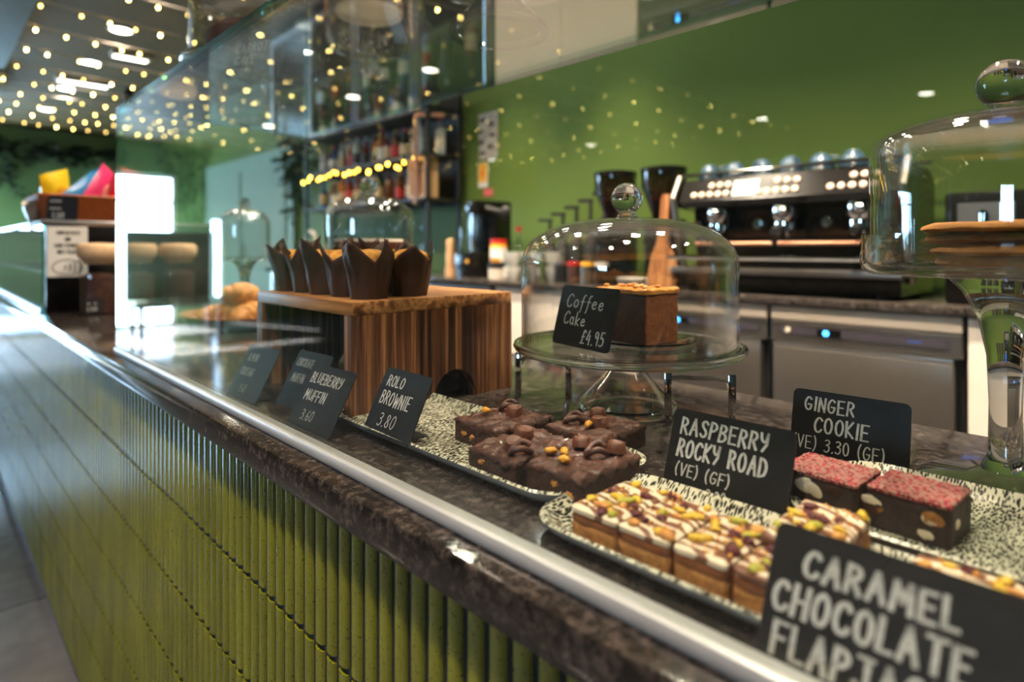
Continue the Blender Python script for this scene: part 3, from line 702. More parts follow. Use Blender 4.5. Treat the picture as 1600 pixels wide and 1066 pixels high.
def dome(label, loc, r, hs, ht, kr, rz=0, neck=.011):
    """bell: straight wall to hs, rounded shoulder up to ht, ball knob on top"""
    t = thing('glass_dome', label, 'glass dome', loc, rz, 'glass cake domes')
    def bell(r, hs, ht, n=14):
        p = [(r, 0), (r, hs * .5), (r, hs)]
        p += [(r * (math.cos(a) ** .72), hs + (ht - hs) * (math.sin(a) ** .95)) for a in [PI / 2 * i / n for i in range(1, n)]]
        return p + [(0, ht)]
    m = MB(); o = bell(r, hs, ht); i = bell(r - .003, hs, ht - .003)
    m.lathe(o, seg=96, cap=False); m.build('shell', SHELL, t, 60)
    m = MB(); m.lathe(i, seg=96, cap=False); m.bm.normal_update()
    m.build('inner_shell', SHELL, t, 60)
    m = MB(); m.lathe([(r - .003, 0), (r - .003, .0025), (r, .0025), (r, 0)], seg=96, closed=True, cap=False); m.build('rim', CLEAR, t, 40)
    z = ht + .0005; n = neck
    prof = [(0, z - .001), (n * 1.6, z - .001), (n * 1.05, z + .004), (n, z + .008)] + [(kr * math.sin(a), z + .006 + kr * .95 - kr * math.cos(a)) for a in [.62 + (PI - .62) * i / 14 for i in range(1, 14)]] + [(0, z + .006 + kr * 1.95)]
    m = MB(); m.lathe(prof, seg=48); m.build('knob', CLEAR, t, 60)
    return t
S1 = (.668, .466)
t = thing('cake_stand', 'low glass cake stand holding the coffee cake', 'cake stand', (*S1, CT + .0003), 0, 'glass cake stands')
pedestal_low(t, .064, .0755); plate_flat(t, .150, .076, .009, .002)
PZ1 = CT + .0853
dome('wide glass dome over the coffee cake', (*S1, PZ1 + .0002), .139, .104, .165, .0205)
# small plate, slice of coffee cake, card inside the dome
t = tag(MB().lathe([(0, 0), (.055, 0), (.07, .0035), (.071, .006), (.069, .006), (.054, .002), (0, .002)], seg=64).build('glass_saucer', CLEAR, None, 50, (.698, .462, PZ1 + .0003)), 'clear glass saucer under the coffee cake slice', 'saucer')
t = thing('coffee_cake', 'slice of coffee cake with caramel icing under the wide dome', 'cake', (.694, .468, PZ1 + .0028), -.13)
m = MB(); slab_mesh(m, -.033, .033, -.043, .043, 0, .066, 18, .0010, 120, 3); o = m.build('sponge', SPONGE, t, 60)
m = MB(); slab_mesh(m, -.0345, -.0325, -.043, .043, 0, .066, 14, .0006, 90, 5); m.build('crust', CRUST, t, 60)
m = MB(); slab_mesh(m, -.035, .035, -.0445, .0445, .064, .0705, 26, .0016, 80, 4, .0030); m.build('icing', ICING, t, 70)
for q in range(12):
    m = MB(); m.ball((random.uniform(-.028, .028), random.uniform(-.038, .038), .0725), random.uniform(.003, .0045), 2, (1.3, .9, .7), Matrix.Rotation(random.uniform(0, 3), 3, 'Z'), .0004); m.build('walnut_piece', NUTTY, t, 60)
price_card('coffee cake card with price £4.95 leaning under the wide dome', (.594, .488, PZ1 + .0005), FACE - .20, .112, .0785, .26,
           [('Coffee', .016, .050, .0175, .0017, 1.12, .1), ('Cake', .017, .0275, .0165, .0018, 1.0, .06), ('£4.95', .058, .0065, .0170, .0021, .82, .08)])

def tall_stand(t, R, z0, rim, foot_r=.066):
    m = MB(); m.lathe([(0, 0), (foot_r, 0), (foot_r * 1.01, .003), (foot_r * .9, .006), (.028, .010), (.018, .0165)], seg=64); m.build('foot', PLATEG, t, 50)
    m = MB(); m.lathe([(0, .0168), (.0178, .0168), (.0125, .03), (.0118, z0 * .4), (.0135, z0 * .62), (.020, z0 * .80), (.031, z0 * .92), (.044, z0 - .0004)], seg=64); m.build('stem', CLEAR, t, 50)
    m = MB(); m.lathe([(0, z0), (R * .93, z0), (R * .99, z0 + .004), (R, z0 + .010), (R, z0 + rim), (R - .003, z0 + rim), (R - .003, z0 + .011), (R * .92, z0 + .006), (0, z0 + .006)], seg=96); m.build('plate', PLATEG, t, 50)
S2 = (.681, .078)
t = thing('cake_stand', 'tall glass cake stand with a deep rim holding the cookies', 'cake stand', (*S2, CT + .0003), 0, 'glass cake stands')
tall_stand(t, .111, .187, .036)
dome('tall glass dome over the ginger cookies', (*S2, CT + .1937), .1035, .105, .134, .0215)
for k in range(4):
    t = MB(); rr = .060 + .002 * (k % 2)
    t.lathe([(0, 0), (rr * .9, 0), (rr, .003), (rr * .98, .006), (rr * .85, .0085), (0, .0095)], seg=48)
    for v in t.bm.verts: v.co += noise.noise_vector(v.co * 60 + Vector((k, 0, 0))) * .0012
    o = t.build('ginger_cookie', COOKIE, None, 60, (.684 - .006 * (k % 2), .070 + .008 * (k // 2 % 2), CT + .1945 + k * .0102)); o.rotation_euler = (0, [0, 0, .0, .0][k], k)
    tag(o, 'round ginger cookie, ' + ['bottom of the stack', 'second from the bottom of the stack', 'third from the bottom of the stack', 'top of the stack'][k] + ' under the tall dome', 'cookie', 'ginger cookies on the tall stand')
# farther stand and dome behind the muffins
S3 = (.735, 1.215)
t = thing('cake_stand', 'glass cake stand partly hidden behind the muffins', 'cake stand', (*S3, CT + .0003), 0, 'glass cake stands')
tall_stand(t, .105, .178, .012)
dome('glass dome with a round knob rising behind the muffins', (*S3, CT + .1845), .098, .096, .144, .0205)
t = thing('red_velvet_cake', 'round red velvet cake under the dome behind the muffins', 'cake', (*S3, CT + .1846))
for k in range(2): MB().lathe([(0, 0), (.075, 0), (.077, .003), (.076, .018), (0, .018)], (0, 0, k * .023), 48).build('sponge', REDV, t, 50)
MB().lathe([(0, 0), (.074, 0), (.074, .005), (0, .005)], (0, 0, .018), 48).build('cream', CREAMF, t, 50)
MB().lathe([(0, 0), (.077, 0), (.075, .006), (0, .007)], (0, 0, .041), 48).build('frosting', CREAMF, t, 50)
# stands on the glass roof
ZTOP = 1.375 + .0088
TOPS = [('glass cake stand on the glass roof above the coffee cake', .553, .590), ('glass cake stand on the glass roof beside the carrot cake card', .536, .950), ('glass cake stand on the glass roof at its far end', .515, 1.300)]
for lab, x, y in TOPS:
    t = thing('cake_stand', lab, 'cake stand', (x, y, ZTOP), 0, 'glass cake stands')
    pedestal_low(t, .066, .088, .016); plate_flat(t, .145, .0885)
    dome('glass dome on the ' + lab.replace('glass cake stand on the ', '') , (x, y, ZTOP + .0978), .130, .10, .16, .02)
    if y > .6:
        tt = thing('whole_cake', 'whole dark chocolate cake under the roof dome ' + ('beside the carrot cake card' if y < 1 else 'at the far end'), 'cake', (x, y, ZTOP + .098))
        MB().lathe([(0, 0), (.095, 0), (.097, .004), (.096, .06), (.09, .066), (0, .068)], seg=48).build('sponge', CRUMB, tt, 50)
        MB().lathe([(.0, .0685), (.09, .0670), (.088, .074), (0, .076)], seg=48).build('frosting', GANACHE, tt, 50)
price_card('carrot cake card leaning on the glass roof', (.398, 1.02, ZTOP), FACE + .46, .116, .070, .22,
           [('CARROT', .012, .048, .0150, .0024, .95, .1), ('CAKE', .014, .026, .0150, .0024, .95, .1), ('4.95', .028, .007, .0120, .0018, .8, .1)])
price_card('card with its back turned on the glass roof between two cake stands', (.505, .735, ZTOP), PI / 2 - .5, .095, .080, .35,
           [('COFFEE', .012, .054, .0130, .0018, .8, .05), ('CAKE', .012, .032, .0130, .0018, .8, .05)])

# ---------------- chrome brackets on the granite
for lab, x, y, rz in (('chrome bracket with two uprights beside the foot of the low cake stand', .672, .364, -PI / 2 + .62), ('chrome bracket with two uprights between the riser and the low cake stand', .640, .590, -PI / 2 + .5)):
    t = thing('chrome_bracket', lab, 'bracket', (x, y, CT + .0005), rz)
    for sx in (-1, 1):
        b = MB(); b.span((sx * .037 - .0045, -.002, 0), (sx * .037 + .0045, .002, .060), .001); b.build('upright', CHROME, t, 40)
    b = MB(); b.tube([(-.037, .003, .040), (-.037, .03, .046), (-.02, .036, .047), (.02, .036, .047), (.037, .03, .046), (.037, .003, .040)], .003); b.build('cross_bar', CHROME, t)

# ================================================================== basket of croissants, jars, till end
RATTAN = plain('woven_rattan', srgb(150, 84, 40), .6, 0, .35, 90, .6)
def oval_basket(label, loc, rx, ry, h, rz=0):
    t = thing('wicker_basket', label, 'basket', loc, rz); m = MB(); seg = 40; rings = []
    for f, z in ((.0, .002), (.78, .002), (.86, h * .4), (.97, h), (1.0, h + .003), (.96, h + .004), (.83, h * .45), (.74, .008), (0, .008)):
        if f == 0: rings.append([m.bm.verts.new((0, 0, z))])
        else: rings.append([m.bm.verts.new((rx * f * math.cos(2 * PI * i / seg), ry * f * math.sin(2 * PI * i / seg), z)) for i in range(seg)])
    for a, b in zip(rings, rings[1:]):
        for i in range(seg):
            j = (i + 1) % seg
            if len(a) == 1: m.bm.faces.new((a[0], b[j], b[i]))
            elif len(b) == 1: m.bm.faces.new((a[i], a[j], b[0]))
            else: m.bm.faces.new((a[i], a[j], b[j], b[i]))
    m.build('bowl', RATTAN, t, 50)
    m = MB()
    for i in range(48):
        a = 2 * PI * i / 48; m.ball((rx * math.cos(a), ry * math.sin(a), h + .004), .008, 1, (1, 1, .8))
    m.build('braided_rim', RATTAN, t, 60)
    return t
BK = (.612, 1.695)
oval_basket('oval wicker basket of croissants beyond the glass end', (*BK, CT + .0005), .125, .165, .03, .0)
def croissant(label, loc, rot, s=1.0):
    t = thing('croissant', label, 'croissant', loc, 0, 'croissants in the wicker basket'); t.rotation_euler = rot
    m = MB(); n = 44; seg = 18; rings = []
    for k in range(n + 1):
        u_ = k / n * 2 - 1; a = u_ * 1.15; c = Vector((.055 * math.sin(a), .05 * (1 - math.cos(a)), 0)) * s
        r = (.027 * (1 - abs(u_) ** 1.8) + .005) * s * (.86 + .26 * abs(math.cos(u_ * 9.5)) ** .6)
        tdir = Vector((math.cos(a), math.sin(a), 0)); nn = Vector((-math.sin(a), math.cos(a), 0))
        rings.append([m.bm.verts.new(c + (nn * math.cos(2 * PI * i / seg) + Vector((0, 0, .85)) * math.sin(2 * PI * i / seg)) * r) for i in range(seg)])
    for A, B in zip(rings, rings[1:]):
        for i in range(seg): m.bm.faces.new((A[i], A[(i + 1) % seg], B[(i + 1) % seg], B[i]))
    m.bm.faces.new(rings[0][::-1]); m.bm.faces.new(rings[-1]); m.build('pastry_body', PASTRY, t, 70)
for i, (lab, dx, dy, dz, rt) in enumerate((('croissant on top of the pile', .0, -.055, .088, (.1, .1, .4)), ('croissant at the front of the basket facing the glass', -.035, -.045, .038, (0, .1, 2.2)), ('croissant lying at the back of the basket', .055, -.02, .038, (0, 0, -.6)), ('croissant at the near end of the basket', .01, -.095, .040, (0, .1, 3.3)), ('small croissant at the far end of the basket', -.03, .075, .032, (0, 0, .3)))):
    croissant(lab, (BK[0] + dx, BK[1] + dy, CT + dz), rt, 1.12 if i < 4 else .75)

CORK = plain('pale_cork', srgb(214, 180, 140), .8, 0, .15, 90, .4)
BEANS = cake_mat('dark_sweets', srgb(34, 18, 14), srgb(90, 52, 36), 60, .5, 1)
for i, (x, y, lab) in enumerate(((.420, 2.335, 'corked glass jar of dark sweets beside the contactless sign'), (.530, 2.345, 'middle of the three corked glass jars of dark sweets'), (.660, 2.36, 'corked glass jar of dark sweets farthest from the contactless sign'))):
    t = thing('cork_jar', lab, 'jar', (x, y, CT + .0005), 0, 'corked glass jars by the till')
    MB().lathe([(0, 0), (.050, 0), (.053, .004), (.053, .15), (.048, .165), (.046, .175)], seg=32, cap=False).build('glass', JARG, t, 50)
    MB().lathe([(0, .003), (.049, .003), (.050, .12), (.03, .13), (0, .134)], seg=28).build('sweets', BEANS, t, 50)
    m = MB(); m.lathe([(.040, .160), (.050, .176), (.058, .185), (.060, .215), (.05, .226), (0, .228)], seg=32, cap=True); m.build('cork_lid', CORK, t, 50)
    m = MB(); m.box((-.02, -.0525, .03), (.05, .002, .045)); m.build('label', BLACKM, t, 0)
    m = MB(); M_ = Matrix.Translation((-.04, -.0537, .014)) @ Matrix.Rotation(PI / 2, 4, 'X')
    letters(m, '~ ~', 0, .018, .012, .0022, M_); letters(m, '1.50', 0, 0, .012, .0022, M_); m.build('lettering', CHALK, t, 0)
# second case with the black end
t = thing('till_display_case', 'low display case with black end panel at the till', 'display case', (0, 0, CT + .0005))
Y2 = 2.47
b = MB(); b.span((.300, Y2, 0), (.80, Y2 + .03, .286), .003); b.build('end_panel', BLACKG, t, 30)
b = MB(); b.span((.285, Y2 - .006, .287), (.82, 4.9, .303), .004); b.build('top_shelf', ALU, t, 30)
b = MB(); b.span((.62, Y2 + .03, 0), (.80, 4.9, .286)); b.build('back_panel', CREAM, t, 0)
b = MB(); b.span((.33, Y2 + .031, .12), (.62, 4.9, .128)); b.build('inner_shelf', CREAM, t, 0)
b = MB(); b.span((.290, Y2 + .002, .0), (.297, 4.9, .286)); o = b.build('front_glass', [PANE, PANE_EDGE], t, 0)
for p in o.data.polygons: p.material_index = 0 if abs(p.normal[0]) > .9 else 1
b = MB(); b.span((.284, Y2, .0), (.289, 4.9, .012)); b.build('base_rail', ALU, t, 0)
t = thing('payment_sign', 'white contactless and card payments notice on the black end panel', 'sign', (.357, Y2 - .0012, CT + .2))
b = MB(); b.prism(rbox_outline(.110, .166, .006), .001, Matrix.Rotation(PI / 2, 4, 'X')); b.build('sheet', PAPERW, t, 0)
m = MB(); M_ = Matrix.Translation((0, -.0016, 0)) @ Matrix.Rotation(PI / 2, 4, 'X')
for k, s in enumerate(('CONTACTLESS', 'AND', 'CARD PAYMENTS', 'ONLY PLEASE')): letters(m, s, 0, .056 - k * .021, .0115, .0022, M_, squash=.64, center=True, jitter=0)
for k in range(4):
    pts = [(-.012 + .011 * k * .8 + .008 * math.cos(a) * (k + 1) * .55, -.052 + .012 * (k + 1) * .55 * math.sin(a) * 1.3) for a in [-.8 + 1.6 * q / 8 for q in range(9)]]
    for (a, b_), (c, d_) in zip(pts, pts[1:]): m.face([M_ @ Vector(p) for p in ((a, b_, 0), (a + .004, b_, 0), (c + .004, d_, 0), (c, d_, 0))])
ep = el(0, -.052, .043, .026, n=30); ei = el(0, -.052, .040, .023, n=30)
for k in range(30): m.face([M_ @ Vector((*p, 0)) for p in (ep[k], ep[k + 1], ei[k + 1], ei[k])])
m.build('lettering', BLACKM, t, 0)
# rattan tray basket with crisp packets
ZB = CT + .3045
t = thing('crisp_basket', 'orange brown rattan tray basket on the till case', 'basket', (.470, 2.74, ZB))
ORAT = plain('orange_rattan', srgb(178, 92, 40), .55, 0, .3, 120, .6)
m = MB(); w1, d1, h1 = .36, .34, .085
def rring(s, z): return [m.bm.verts.new((x, y, z)) for x, y in rbox_outline(w1 * s, d1 * s, .03, 5)]
R_ = [rring(.86, 0), rring(.9, .01), rring(1, h1), rring(1.03, h1 + .004), rring(1.0, h1 + .008), rring(.96, h1), rring(.86, .012)]
for A, B in zip(R_, R_[1:]):
    for i in range(len(A)): m.bm.faces.new((A[i], A[(i + 1) % len(A)], B[(i + 1) % len(A)], B[i]))
m.bm.faces.new(R_[0][::-1]); m.bm.faces.new(R_[-1]); m.build('woven_body', ORAT, t, 40)
def packet(label, loc, rot, col, s=(.13, .17), acc=None):
    mt = plain('foil_%d_%d_%d' % col, srgb(*col), .3, 0, .1, 30)
    t = thing('crisp_packet', label, 'crisp packet', loc, 0, 'crisp packets by the till'); t.rotation_euler = rot
    m = MB(); n = 10; G = []
    for sgn in (1, -1):
        g = [[m.bm.verts.new((s[0] * (i / n - .5), sgn * (.028 * (math.sin(PI * i / n) * math.sin(PI * j / n)) ** .6 + .0005) + .003 * noise.noise(Vector((i * .7, j * .7, sum(col)))), s[1] * j / n)) for j in range(n + 1)] for i in range(n + 1)]
        for i in range(n):
            for j in range(n): m.bm.faces.new((g[i][j], g[i + 1][j], g[i + 1][j + 1], g[i][j + 1]))
    m.build('bag', mt, t, 60)
    am = plain('foil_%d_%d_%d' % acc, srgb(*acc), .35, 0, .1, 30) if acc else CREAMF
    m = MB()
    for sgn in (1, -1): m.ball((0, sgn * .026, s[1] * .5), s[0] * .22, 2, (1, .16, 1.2))
    m.build('badge', am, t, 60)
packet('yellow crisp packet at the back of the rattan basket', (.385, 2.86, ZB + .03), (.15, -.3, .7), (236, 200, 30), acc=(220, 150, 20))
packet('blue crisp packet lying across the rattan basket', (.395, 2.72, ZB + .045), (.2, .85, .75), (40, 140, 200), acc=(200, 210, 220))
packet('second blue crisp packet propped behind the pink one', (.44, 2.78, ZB + .05), (.2, .7, .75), (70, 150, 215), acc=(190, 200, 215))
packet('pink crisp packet leaning right in the rattan basket', (.46, 2.70, ZB + .05), (.15, .55, .8), (226, 60, 120), acc=(240, 160, 150))
packet('red crisp packet standing tallest in the rattan basket', (.545, 2.71, ZB + .045), (.1, .25, .8), (205, 24, 40), acc=(225, 80, 80))
packet('dark red crisp packet beside the tallest one', (.60, 2.78, ZB + .045), (.1, .1, .8), (170, 20, 36), acc=(220, 60, 70))
packet('white and yellow crisp packet in front of the rattan basket', (.315, 2.70, ZB + .001), (-.2, -.25, .8), (226, 222, 210), (.10, .08), acc=(226, 170, 40))
t = price_card('black chalk card tied to the front of the rattan basket', (.352, 2.545, ZB + .001), FACE + PI / 2 - .45, .09, .085, .12,
               [('~~~', .01, .06, .016, .0035, .8, .1), ('~~~', .01, .034, .016, .0035, .8, .1), ('1.20', .018, .008, .018, .0035, .8, .1)], foot=False)
# dome beyond the croissants
S4 = (.80, 2.12)
t = thing('cake_stand', 'glass cake stand beyond the croissant basket', 'cake stand', (*S4, CT + .0003), 0, 'glass cake stands')
tall_stand(t, .09, .17, .01)
dome('small glass dome beyond the croissant basket', (*S4, CT + .1765), .081, .11, .168, .016)

# ================================================================== back counter
ZK = .95; XK = 1.90
tag(MB().span((XK - .01, -2.2, ZK - .024), (XB - .002, 4.6, ZK), .003).build('back_worktop', GRANITE_BACK, None, 30), 'dark granite worktop along the green wall', 'worktop')
def cabinet(label, y0_, y1_, seams):
    t = thing('base_cabinet', label, 'cabinet', (0, 0, 0)); 
    b = MB(); b.span((XK + .03, y0_, .08), (XB - .005, y1_, ZK - .026)); b.build('carcass', CREAM, t, 0)
    b = MB(); b.span((XK + .06, y0_, 0), (XB - .005, y1_, .08)); b.build('plinth', BLACKM, t, 0)
    n = len(seams) - 1
    for a, c in zip(seams, seams[1:]):
        b = MB(); b.span((XK + .006, a + .002, .085), (XK + .029, c - .002, ZK - .028), .002); b.build('door', WHITE, t, 0)
cabinet('white base cabinet right of the fridges under the back worktop', -2.1, .295, [-2.1, -.9, -.3, .295])
cabinet('white base cabinet behind the coffee cake under the back worktop', 1.285, 2.06, [1.285, 1.66, 2.06])
BLUEL = emissive('blue_display', (.05, .35, 1, 1), 9); BLUEW = emissive('blue_logo', (.12, .25, .75, 1), .9)
STRIP = plain('control_strip', srgb(62, 58, 66), .35)
def fridge(label, y0_, y1_):
    t = thing('undercounter_fridge', label, 'fridge', (0, 0, 0), 0, 'steel undercounter fridges')
    b = MB(); b.span((XK + .035, y0_ + .003, .03), (XB - .01, y1_ - .003, ZK - .027)); b.build('body', BLACKM, t, 0)
    b = MB(); b.span((XK + .004, y0_ + .004, .880), (XK + .034, y1_ - .004, ZK - .027), .004); b.build('top_fascia', CREAM, t, 0)
    b = MB(); b.span((XK + .008, y0_ + .004, .815), (XK + .034, y1_ - .004, .876), .003); b.build('control_panel', STEEL, t, 0)
    cp = MB(); cp.prism(rbox_outline(y1_ - y0_ - .06, .024, .0115), .003, Matrix.Translation((XK + .0085, (y0_ + y1_) / 2, .850)) @ Matrix(((0, 0, -1, 0), (-1, 0, 0, 0), (0, 1, 0, 0), (0, 0, 0, 1)))); cs = cp.build('control_strip', STRIP, t, 30)
    b = MB(); b.span((XK + .004, y1_ - .205, .839), (XK + .0056, y1_ - .14, .861)); b.build('display_window', BLACKG, cs, 0)
    b = MB(); b.lathe([(0, 0), (.008, 0), (.008, .0015), (0, .0015)], (XK + .0039, y1_ - .165, .850), 16, Matrix.Rotation(-PI / 2, 3, 'Y')); b.build('blue_light', BLUEL, cs, 0)
    b = MB(); b.lathe([(0, 0), (.009, 0), (.008, .004), (0, .004)], (XK + .0056, y1_ - .055, .850), 16, Matrix.Rotation(-PI / 2, 3, 'Y')); b.build('knob', CREAM, cs, 40)
    b = MB(); Mx = Matrix.Translation((XK + .0052, y0_ + .125, .845)) @ Matrix(((0, 0, -1, 0), (-1, 0, 0, 0), (0, 1, 0, 0), (0, 0, 0, 1)))
    letters(b, '~~~~', 0, 0, .010, .0022, Mx); b.build('logo', BLUEW, cs, 0)
    b = MB(); b.span((XK, y0_ + .022, .09), (XK + .034, y1_ - .012, .800), .004); b.build('door', STEEL, t, 30)
    b = MB(); b.span((XK + .002, y0_ + .022, .801), (XK + .034, y1_ - .012, .812), .003); b.build('door_grip', ALU, t, 30)
fridge('steel undercounter fridge nearer the tall cake stand', .300, .795)
fridge('steel undercounter fridge seen through the coffee cake dome', .800, 1.28)
# bottle cooler; added glow strips stand in for daylight on its door frames
COOL = emissive('frame_glow', (.42, .68, 1, 1), 4.0)
t = thing('bottle_cooler', 'black glass fronted bottle cooler with added blue white glow along its door frames', 'cooler', (0, 0, 0))
b = MB(); b.span((2.28, 2.08, .05), (XB - .01, 4.55, ZK - .027)); b.span((1.94, 2.07, .05), (2.28, 2.085, ZK - .027)); b.span((1.94, 4.55, .05), (2.28, 4.565, ZK - .027)); b.span((1.94, 2.085, .05), (2.28, 4.55, .09)); b.build('body', BLACKM, t, 0)
for k in range(4):
    ya = 2.09 + k * .615; yb = ya + .61
    b = MB()
    for a, c in (((1.905, ya, .1), (1.935, ya + .04, ZK - .03)), ((1.905, yb - .04, .1), (1.935, yb, ZK - .03)), ((1.905, ya + .04, .1), (1.935, yb - .04, .14)), ((1.905, ya + .04, ZK - .07), (1.935, yb - .04, ZK - .03))): b.span(a, c)
    df = b.build('door', ALU, t, 0)
    b = MB(); b.span((1.917, ya + .04, .14), (1.922, yb - .04, ZK - .07)); b.build('pane', PANE, df, 0)
    b = MB(); b.span((1.94, ya + .042, .15), (1.952, ya + .085, ZK - .08)); b.build('frame_glow_strip', COOL, t, 0)
b = MB(); b.span((1.96, 2.09, .5), (2.27, 4.54, .508)); b.build('shelf', STEEL, t, 0)

# ---------------- bottles
def bottle(label, x, y, z, r, h, col, lab_col, cap_col, group, kind=0, cat='bottle'):
    t = thing('bottle', label, cat, (x, y, z + .0003), random.uniform(0, 6), group)
    gm = plain('bottle_%d_%d_%d' % col, srgb(*col), .12, 0, .1, 20, spec=.6)
    pr = [[(0, 0), (r, 0), (r, h * .58), (r * .8, h * .68), (r * .34, h * .78), (r * .32, h * .93)], [(0, 0), (r * .95, 0), (r, h * .45), (r * .9, h * .55), (r * .36, h * .66), (r * .34, h * .94)], [(0, 0), (r, 0), (r, h * .68), (r * .92, h * .74), (r * .4, h * .8), (r * .4, h * .92)]][kind]
    MB().lathe(pr, seg=16).build('glass', gm, t, 50)
    MB().lathe([(r * .38, h * .90), (r * .38, h), (0, h)], seg=12).build('cap', plain('cap_%d_%d_%d' % cap_col, srgb(*cap_col), .4, 0, .1), t, 50)
    if lab_col: MB().lathe([(r * 1.02, h * .16), (r * 1.02, h * .48)], seg=16, cap=False).build('label', plain('label_%d_%d_%d' % lab_col, srgb(*lab_col), .6, 0, .15, 30), t, 50)
cols = [((28, 22, 18), 'black'), ((90, 46, 16), 'amber'), ((190, 200, 196), 'clear'), ((24, 60, 36), 'green'), ((110, 24, 22), 'red'), ((40, 90, 150), 'blue'), ((170, 100, 40), 'golden'), ((70, 40, 84), 'purple')]
labs = [(230, 225, 210), (200, 180, 140), (40, 40, 40), (190, 40, 36), (230, 225, 210)]; caps = [(20, 20, 20), (190, 150, 60), (200, 200, 200), (190, 60, 90)]
for in_y, yy in enumerate([2.2 + .205 * k for k in range(11)]):
    ci = (in_y * 3 + 1) % 8
    bottle('%s bottle inside the cooler, %s from the cabinet end' % (cols[ci][1], ORD[in_y]), 2.06, yy, .508, .034, .25, cols[ci][0], labs[in_y % 5], caps[in_y % 4], 'bottles in the lit cooler', in_y % 3)
# ---------------- bar shelf
XS = 2.28
t = thing('bar_shelf', 'black open bar shelf of bottles against the green wall', 'shelf', (0, 0, ZK + .0003))
ys0, ys1 = 2.96, 4.55
for yy in (ys0, ys1):
    for xx in (XS - .1, XS + .14):
        b = MB(); b.span((xx, yy - .012, 0), (xx + .022, yy + .012, 1.14)); b.build('post', BLACKM, t, 0)
b = MB(); b.span((XS + .165, ys0, .42), (XS + .172, ys1, 1.14)); b.build('back_panel', BLACKM, t, 0)
for zz in (.435, .705, .985):
    b = MB(); b.span((XS - .1, ys0 - .012, zz), (XS + .162, ys1 + .012, zz + .02)); b.build('shelf_board', BLACKM, t, 0)
b = MB()
for k in range(9): b.span((XS - .08, ys0 + .12 + k * .16, .425), (XS + .14, ys0 + .126 + k * .16, .434))
b.build('glass_rack', BLACKM, t, 0)
rows_b = [(ZK + .4553, 'lower', 15, .105), (ZK + .7253, 'middle', 15, .105), (ZK + 1.0053, 'top', 12, .13)]
rb_ = random.Random(5)
for z, nm, n, st in rows_b:
    for k in range(n):
        if (nm == 'lower' and k < 2) or (nm == 'middle' and k == 1): continue
        ci = rb_.randrange(8); kd = rb_.randrange(3); h = rb_.uniform(.19, .25)
        bottle('%s bottle on the %s bar shelf, %s from the copper pipe' % (cols[ci][1], nm, ORD[k]), XS + .02 + rb_.uniform(-.02, .03), ys0 + .06 + k * st, z, rb_.uniform(.029, .04), h, cols[ci][0], labs[rb_.randrange(5)] if rb_.random() < .8 else None, caps[rb_.randrange(4)], 'bottles on the bar shelf', kd)
bottle('tall pale bottle with a turquoise cap above the wooden crate', XS - .03, ys0 + .17, ZK + .7253, .036, .252, (190, 205, 215), (200, 215, 225), (40, 170, 170), 'bottles on the bar shelf', 0)
# wooden presentation crate and copper pipe
t = thing('wooden_crate', 'upright pale wooden bottle crate on the bar shelf', 'crate', (XS - .04, ys0 + .115, ZK + .4553), .0)
b = MB()
for a, c in (((-.05, -.085, 0), (.05, -.07, .25)), ((-.05, .07, 0), (.05, .085, .25)), ((-.05, -.07, 0), (.05, .07, .015)), ((-.05, -.07, .235), (.05, .07, .25)), ((-.05, -.02, .015), (-.04, .02, .235))): b.span(a, c)
b.build('frame', BOXW, t, 0)
b = MB(); b.span((.035, -.07, .015), (.05, .07, .235)); b.build('back', BOXW, t, 0)
t = MB(); t.tube([(XS - .125, ys0 + .075, ZK + .42), (XS - .125, ys0 + .075, ZK + .93), (XS - .125, ys0 + .07, ZK + .95), (XS - .11, ys0 + .06, ZK + .955), (XS + .0, ys0 - .05, ZK + .955)], .013, 10)
tag(t.build('copper_pipe', COPPER, None), 'bent copper pipe standing in front of the wooden crate', 'pipe')
# fairy lights on the bar shelf
WARM = [emissive('fairy_bulb_%d' % q, (1, .56, .06, 1), e, False) for q, e in enumerate((14, 26))]; WARM2 = [emissive('string_bulb_%d' % q, (1, .66, .18, 1), e, False) for q, e in enumerate((14, 34, 75))]
bulb_me = None
def bulbs(parent, pts, mats, r):
    protos = {}
    for p in pts:
        mt = random.choice(mats)
        if mt.name not in protos:
            m = MB(); m.ball((0, 0, 0), r, 2, (1, 1, 1.25)); o = m.build('bulb', mt, parent, 60); protos[mt.name] = o
        else:
            o = protos[mt.name].copy(); C.objects.link(o); o.parent = parent
        o.location = p
t = thing('fairy_lights', 'string of golden fairy lights draped along the middle bar shelf', 'fairy lights', (0, 0, 0))
pts = []
for k in range(22):
    f = k / 21 + (rb_.uniform(-.025, .025) if 0 < k < 21 else 0); pts.append((XS - .115 - .01 * (k % 2), ys0 + .1 + f * (ys1 - ys0 - .12), ZK + .70 - .035 * abs(math.sin(f * 14)) + rb_.uniform(-.012, .012)))
MB().tube(pts, .0018, 5).build('wire', BLACKM, t, 0)
bulbs(t, pts, WARM, .0095)
# hanging glasses under the shelf and glasses on the worktop
def wine_glass(label, x, y, z, flip, grp):
    t = thing('wine_glass', label, 'glass', (x, y, z), 0, grp)
    pr = [(0, 0), (.034, 0), (.034, .002), (.005, .006), (.004, .075), (.02, .09), (.036, .12), (.038, .15), (.032, .185)]
    if flip: pr = [(r, -z_) for r, z_ in pr]
    MB().lathe(pr, seg=20, cap=False).build('bowl', JARG, t, 60)
for k in range(8): wine_glass('wine glass hanging upside down under the bar shelf, %s from the copper pipe' % ORD[k], XS - .03, ys0 + .20 + k * .16, ZK + .4240, True, 'hanging wine glasses')
for k in range(9): wine_glass('wine glass standing on the back worktop below the shelf, %s from the brewer' % ORD[k], XS - .08, 2.98 + k * .10, ZK + .0005, False, 'standing wine glasses')
